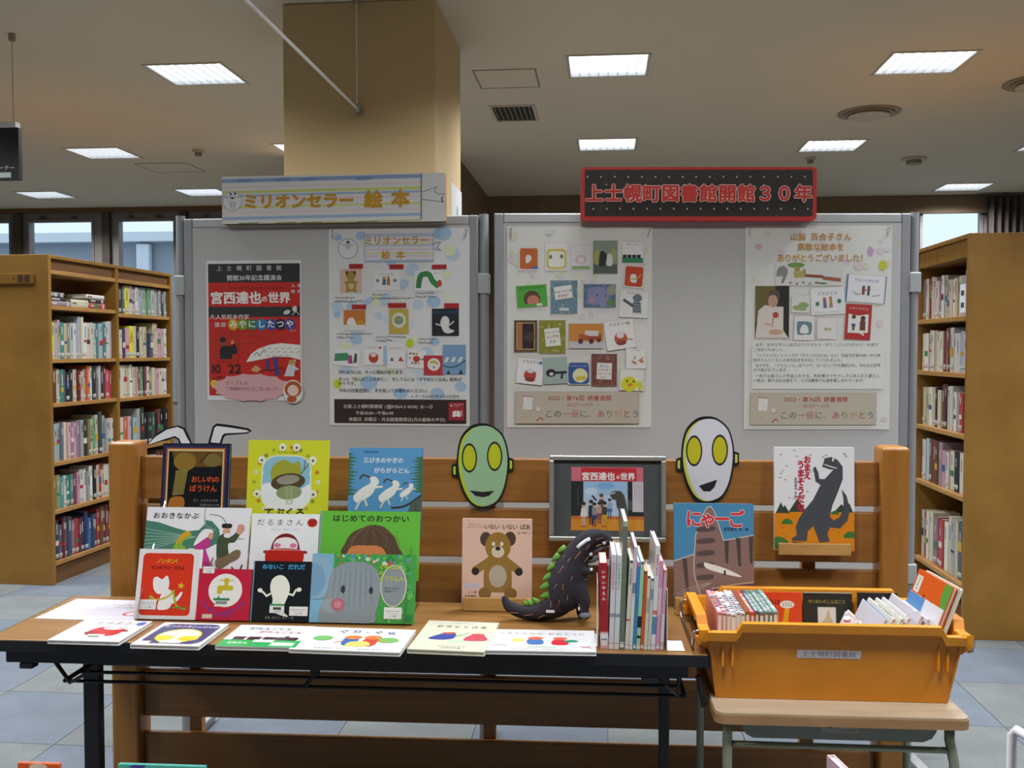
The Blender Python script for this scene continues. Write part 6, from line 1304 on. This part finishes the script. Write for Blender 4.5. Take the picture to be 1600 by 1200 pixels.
o = a.build('maker_label', dk, 'print'); o.location = ((xa + xb) / 2 - BASE[dk.name][0], 2.2618 - BASE[dk.name][1], zb_)
# ================================================================== ORANGE CRATE
cz0, czh, czl = dzt + .001, .782, .758
bx0, bx1, by0, by1 = .333, .882, 2.335, 2.60        # floor
rx0, rx1, ry0_, ry1_ = .306, .905, 2.295, 2.635      # rim (outer)
cr = thing('storage_crate', 'orange plastic crate full of picture books on the school desk', 'crate', DISP, ((bx0 + bx1) / 2, (by0 + by1) / 2, cz0))
t = .005
def lerp(a, b, f): return a + (b - a) * f
def ring(f): return (lerp(bx0, rx0, f), lerp(bx1, rx1, f), lerp(by0, ry0_, f), lerp(by1, ry1_, f))
HH = czh - cz0
def wallpoly(kind):
    """outline of a wall in (s, z) with low corners"""
    a, b = (bx0, bx1) if kind in 'fb' else (by0, by1); A, B = (rx0, rx1) if kind in 'fb' else (ry0_, ry1_)
    n1, n2 = (.068, .045)
    if kind in 'lr': n1 = n2 = .05
    top = [(B, czl), (B - n2, czl), (B - n2 - .014, czh), (A + n1 + .014, czh), (A + n1, czl), (A, czl)]
    return [(a, cz0), (b, cz0)] + top
def put(kind, s, z, out):
    f = (z - cz0) / HH
    if kind == 'f': return (s, lerp(by0, ry0_, f) - out, z)
    if kind == 'b': return (s, lerp(by1, ry1_, f) + out, z)
    if kind == 'l': return (lerp(bx0, rx0, f) - out, s, z)
    return (lerp(bx1, rx1, f) + out, s, z)
sh = MB()
for kind in 'fblr':
    P = wallpoly(kind); n = len(P); vs = [put(kind, s, z, 0) for s, z in P] + [put(kind, s, z, -t) for s, z in P]
    trs = [tuple(q) for q in tessellate_polygon([[Vector((p[0], p[1], 0)) for p in P]])]
    sh.add(vs, trs + [tuple(i + n for i in reversed(q)) for q in trs] + [(i, (i + 1) % n, (i + 1) % n + n, i + n) for i in range(n)])
sh.box(bx0 + .001, bx1 - .001, by0 + .001, by1 - .001, cz0, cz0 + .004)
part('crate_shell', sh, 'orange', cr)
for kind in 'fblr':
    P = wallpoly(kind)[2:]; m = MB(); w_, hh_ = .014, .022
    if kind in 'lr': P = [(P[0][0] - .0, P[0][1])] + P[1:-1] + [P[-1]]; w_ = .02
    n = len(P); vs = []
    for s, z in P: vs += [put(kind, s, z + .002, w_), put(kind, s, z + .002, -t - .001), put(kind, s, z - hh_, -t - .001), put(kind, s, z - hh_, w_)]
    fs = []
    for i in range(n - 1):
        for k in range(4): fs.append((i * 4 + k, i * 4 + (k + 1) % 4, (i + 1) * 4 + (k + 1) % 4, (i + 1) * 4 + k))
    fs += [(0, 1, 2, 3), tuple((n - 1) * 4 + k for k in (3, 2, 1, 0))]
    m.add(vs, fs); part('rim', m, 'orange', cr, .002)
for x in (.345, .368, .848, .869):
    part('rib', MB().box(x - .0025, x + .0025, 2.303, 2.325, .672, .738), 'orange', cr, .001)
for sx, s in ((rx0, -1), (rx1, 1)):
    for y in (2.325, 2.60):
        part('handle_lug', MB().prism([(sx - s * .002, czl - .045), (sx + s * .022, czl - .03), (sx + s * .022, czl - .0205), (sx - s * .002, czl - .0205)][::s], 'y', y - .012, y + .012), 'orange', cr, .002)
    xx = sx + s * .0265
    part('bail_handle', MB().tube([(sx + s * .006, 2.322, czl - .004), (xx, 2.318, czl - .006), (xx + s * .003, 2.322, czl - .02), (xx + s * .003, 2.33, czl - .044), (xx + s * .001, 2.345, czl - .050), (xx + s * .001, 2.585, czl - .050), (xx + s * .003, 2.598, czl - .044), (xx + s * .003, 2.604, czl - .02), (xx, 2.606, czl - .006), (sx + s * .006, 2.604, czl - .004)], .0036, 8), 'steel', cr, smooth=True)
yl = lerp(by0, ry0_, .6)
xa, zt_ = hy(DISP, 1245, 1014, yl); xb, zb_ = hy(DISP, 1345, 1030, yl)
a = Art(xb - xa, zt_ - zb_, 0, 0, 332, 54); a.rect(0, 0, 332, 54, 'dcd9de').text('上士幌町図書館', 166, 27, 42, '56526e', 'c', .005, gap=.97)
f0 = (zb_ - cz0) / HH; f1 = (zt_ - cz0) / HH
o = a.build('name_label', cr, 'paper'); o.location = ((xa + xb) / 2 - BASE[cr.name][0], lerp(by0, ry0_, f0) - .0004 - BASE[cr.name][1], zb_ - BASE[cr.name][2]); o.rotation_euler = (atan2(lerp(by0, ry0_, f0) - lerp(by0, ry0_, f1), zt_ - zb_), 0, 0)
# -- books in the crate
def crate_book(label, x, y, z, th, hgt, dep, lean, yaw, pitch, col, bands=(), group='books in the orange crate', title=None, front=None):
    """spine on top, running away from the viewer: th across, dep along y, hgt downward; (x, y, z) = front top left"""
    R = rot_z(yaw) @ rot_y(lean) @ rot_x(pitch)
    r = thing('picture_book', label, 'picture book', DISP, (x, y, z), group, R); c = .0016
    mb = MB().color(col); mb.prism([(0, -.0015), (th * .3, 0), (th * .7, 0), (th, -.0015), (th, -hgt), (th - c, -hgt), (th - c, -.004), (c, -.004), (c, -hgt), (0, -hgt)], 'y', 0, dep)
    part('cover', mb, 'print', r)
    part('page_block', MB().box(c, th - c, .002, dep - .002, -hgt + .002, -.004), 'pages', r)
    m = MB()
    for f0, f1, cc in bands: m.color(cc).box(th * .15, th * .85, dep * f0, dep * f1, -.001, .0003)
    if bands: part('spine_lettering', m, 'print', r)
    return r
xL = hy(DISP, 1118, 960, 2.335)[0] + .005; zS = hy(DISP, 1150, 957, 2.335)[1]
cc_ = [('d59aa0', 'pink-spined'), ('cf8f98', 'rose-spined'), ('cfc8c8', 'grey-white'), ('dcdde2', 'white-spined'), ('d4d6dc', 'pale grey-spined'), ('cfd2cf', 'off-white'), ('8c4f30', 'brown-spined'), ('cf4a34', 'red-orange-spined'), ('46506e', 'navy-spined'), ('5f7a74', 'grey-green'), ('6f8c86', 'sea-green'), ('5a7470', 'dark sea-green'), ('7fa09c', 'pale teal')]
x = xL
for i, (cc, nm) in enumerate(cc_):
    th = .0106 if i % 3 else .0122
    bands = []
    rd = random.Random(i)
    if cc != '8c4f30':
        q = .06
        while q < .8: w_ = rd.uniform(.03, .06); bands.append((q, q + w_, rd.choice(['5c4a58', '8a4a5c', '4a5a7a', 'e8e6e4', '7a6a5a']) if i < 6 else rd.choice(['c8d4d0', 'e0e0da', 'a8b8b4']))); q += w_ + rd.uniform(.02, .05)
    crate_book('%s book with its spine up, %s from the left in the orange crate' % (nm, ORD[i]), x, 2.336, zS - .002 * (i % 2) - (.003 if 2 <= i < 4 else 0) + .001 * i / 3, th - .0006, .17, .215, 0, 0, .0, cc, bands)
    x += th
# two books facing the viewer at the back
def facing(label, uL, uR, vT, y, art, cover, tilt=8, h=.19):
    xa, zt_ = hy(DISP, uL, vT, y); xb, _ = hy(DISP, uR, vT, y); t_ = radians(tilt)
    picture_book(label, (xa + xb) / 2, y - h * sin(t_), zt_ - h * cos(t_), xb - xa, h, .009, rot_x(-t_), art, cover, group='books in the orange crate')
a = A_(70, 120); a.rect(0, 0, 70, 120, 'd8431f').text('これは', 4, 16, 10.5, '6a1c14', 'l', .03).ell(46, 20, 12, 6.5, 'e2dcd8').poly([(42, 27), (50, 27), (47, 50), (38, 50)], 'd9a01c')
for q in range(4): a.line([(39 + q * 4.5, 17), (39.5 + q * 4.5, 23)], 1.1, '8a6a5c')
facing('red-orange book with a white oval, facing out of the crate', 1186, 1252, 925, 2.6, a, 'd8431f')
a = A_(84, 110); a.rect(0, 0, 84, 110, '1d2219').rect(0, 0, 84, 1.2, 'cfc8a8').text('せいめいのこんなこと', 8, 14, 6.6, '9a9038', 'l', .02, gap=.98).rect(24, 22, 56, 64, '8fa08c').rect(25, 23, 55, 63, 'd9d2ca').poly([(30, 46), (38, 38), (42, 26), (46, 36), (50, 48), (44, 60), (32, 56)], 'c2b090', True)
facing('black-green book with a framed drawing, facing out of the crate', 1255, 1331, 925, 2.6, a, '1d2219')
a = A_(84, 110); a.rect(0, 0, 84, 110, '17191d'); facing('black book half hidden behind the white books in the crate', 1340, 1402, 926, 2.6, a, '17191d')
# white books on the right, leaning over
def slanted(label, u, v_, y, th, dep, hgt, yaw, lean, col, bands=(), pitch=0.0):
    x_, z_ = hy(DISP, u, v_, y); crate_book(label, x_, y, z_, th, hgt, dep, lean, yaw, pitch, col, bands)
P_ = radians(0)
ln = radians(24)
slanted('small white book with its cover left, front right of centre in crate', 1339, 972, 2.352, .004, .10, .14, 0, ln, 'd8d4dc', [(.1, .8, 'c98a5c')])
slanted('white book with red lettering lying over beside the white pile', 1346, 973, 2.352, .005, .12, .14, 0, ln, 'dcd8d8', [(.2, .5, 'b0505c')])
slanted('large white book with a blue edge in the right half of the crate', 1384, 967, 2.352, .006, .19, .155, 0, ln, 'd4d2dc', [(.02, .95, '4a86c0')])
slanted('white book with black spine lettering, beside the blue-edged one', 1396, 966, 2.355, .008, .2, .155, 0, ln, 'dad8d2', [(.12, .16, '33332e'), (.2, .26, '33332e'), (.3, .35, '33332e'), (.39, .44, '33332e'), (.5, .62, '6a8a5a')])
slanted('cream book with small spine marks in the right half of the crate', 1409, 966, 2.357, .008, .2, .155, 0, ln, 'dcdad0', [(.1, .3, 'b0aca0'), (.4, .6, 'c8b8b0')])
slanted('plain white book right of the cream one in the crate', 1420, 965, 2.357, .007, .2, .155, 0, ln, 'd9d8da', [(.04, .1, 'b05a5c')])
slanted('pale pink-white wide book leaning left of the blue and white one', 1440, 962, 2.36, .007, .22, .16, 0, ln, 'd6d2da', [(.05, .2, '5a5a60'), (.3, .45, 'c0a8b4')])
slanted('white book lying against the blue and white pair', 1450, 967, 2.36, .007, .18, .15, 0, ln, 'dcdae0')
# blue and white book, orange book standing up at the right end
def side_book(label, u, v_, y, w, h, t_, yaw, lean, art, cover, stick=None):
    """cover faces left and a little to the viewer; (u, v) = near top corner pixel"""
    R = rot_z(-yaw) @ rot_x(-lean); top = Vector((w / 2, 0, h)); o_ = R @ top
    x_, z_ = hy(DISP, u, v_, y); picture_book(label, x_ - o_.x, y - o_.y, z_ - o_.z, w, h, t_, R, art, cover, group='books in the orange crate', sticker=stick)
a = A_(100, 110); a.rect(0, 0, 100, 110, 'e4e4ea').rect(0, 0, 48, 62, '5b90c8').line([(56, 40), (62, 54), (70, 46), (76, 60), (84, 50)], 1.6, '5a5a66', True).line([(54, 60), (64, 70), (80, 66)], 1.4, '5a5a66', True)
side_book('blue and white picture book rising left of the orange one in the crate', 1474, 954, 2.34, .20, .165, .008, radians(87), radians(20), a, 'e0e0e6')
a = A_(100, 120); a.rect(0, 0, 100, 120, 'd95a1c').poly([(80, 0), (100, 0), (100, 40), (92, 46), (80, 24)], '5a9a3c').rect(4, 8, 20, 34, 'e2e0da').scrib(10, 32, 12, 6, '55555a', True).rect(0, 60, 100, 120, 'c24a34').text('しろくま', 42, 30, 19, '4a2214', 'l', .05, True, .9).text('ちゃん', 64, 34, 19, '4a2214', 'l', .05, True, .9)
side_book('tall orange picture book standing highest at the right end of the crate', 1490, 918, 2.34, .20, .20, .011, radians(87), radians(20), a, 'd95a1c')
a = A_(100, 120); a.rect(0, 0, 100, 120, 'd6d4c8')
side_book('white picture book behind the tall orange one in the crate', 1499, 919, 2.343, .19, .195, .011, radians(87), radians(20), a, 'd6d4c8')
v = thing('rolled_paper', 'small white rolled paper poking up mid crate', 'paper roll', DISP, (hy(DISP, 1323, 970, 2.40)[0], 2.40, .7))
x_, z_ = hy(DISP, 1323, 964, 2.40)
part('roll', MB().tube([(x_ + .02, 2.40, cz0 + .006), (x_, 2.40, z_)], .007, 14), 'white', v, smooth=True)
part('roll_band', MB().tube([(x_ + .0015, 2.40, z_ - .012), (x_ + .0005, 2.40, z_ - .005)], .0074, 14), m_plain('pink_band', 'c87a80', .6), v)
# ================================================================== FOREGROUND STANDS (mostly below the frame)
fs = thing('low_shelf', 'low wooden book stand below the lower left edge of the photo', 'shelf', DISP, (-.75, 1.62, 0))
part('shelf_top', MB().box(-1.15, -.38, 1.45, 1.8, .53, .55), 'ledge', fs, .002)
for x in (-1.15, -.4): part('side_panel', MB().box(x, x + .02, 1.45, 1.8, 0, .5295), 'ledge', fs, .002)
def fore(label, uL, uR, v_, y, art, cover, h, t_=.01, tilt=6, group='books on the foreground stands'):
    xa, zt_ = hy(DISP, uL, v_, y); xb, _ = hy(DISP, uR, v_, y); tt = radians(tilt)
    base = .5506 + t_ * sin(tt); h = (zt_ - base) / cos(tt)
    return picture_book(label, (xa + xb) / 2, y - h * sin(tt), base, xb - xa, h, t_, rot_x(-tt), art, cover, group=group)
a = A_(100, 120); a.rect(0, 0, 100, 120, 'e0642c').ell(50, 6, 22, 6, 'e8e0d4')
fore('orange book whose top edge shows at the lower left corner', 28, 92, 1192, 1.66, a, 'e0642c', .2)
a = A_(100, 120); a.rect(0, 0, 100, 120, '57bdb4').poly([(12, 4), (20, 0), (34, 0), (28, 8)], '4a4aa8')
fore('turquoise book whose top edge shows at the bottom left', 184, 320, 1194, 1.66, a, '57bdb4', .2)
wr = thing('wire_rack', 'white wire book rack showing at the lower right corner', 'rack', DISP, (.75, 1.5, 0))
x_, z_ = hy(DISP, 1585, 1136, 1.5); rw = .0045 * 1.2
part('side_frame', MB().tube([(x_ - .003, 1.5, .01), (x_ - .003, 1.5, z_ - .012), (x_ + .001, 1.495, z_ - .003), (x_ + .012, 1.47, z_ - .006), (x_ + .03, 1.40, z_ - .028), (x_ + .03, 1.38, z_ - .2), (x_ + .03, 1.38, .01)], rw * 1.35, 12), 'white', wr, smooth=True)
x2_ = x_ - .42
part('side_frame', MB().tube([(x2_, 1.5, .01), (x2_, 1.5, .60), (x2_, 1.38, .60), (x2_, 1.38, .01)], rw, 12), 'white', wr, smooth=True)
for z in (.08, .3, .54):
    for y in (1.38, 1.5): part('cross_wire', MB().tube([(x2_, y, z), (x_ + (.03 if y < 1.45 else -.003), y, z)], .003, 8), 'white', wr)
for k in range(7): part('floor_wire', MB().tube([(x2_ + .05 + k * .055, 1.38, .545), (x2_ + .05 + k * .055, 1.5, .545)], .0025, 6), 'white', wr)
xa, zt_ = hy(DISP, 1291, 1183, 1.45)
a = A_(100, 120); a.rect(0, 0, 100, 120, 'd8b4c4')
picture_book('pink book corner poking up at the bottom right edge', xa + .012, 1.41, .5480, .10, zt_ - .5485, .012, rot_z(radians(-80)), a, 'dcbccb', group='books on the foreground stands')
# tidy: the helper text objects are not part of the place
for c_, o_ in _fc.values(): bpy.data.objects.remove(o_, do_unlink=True)
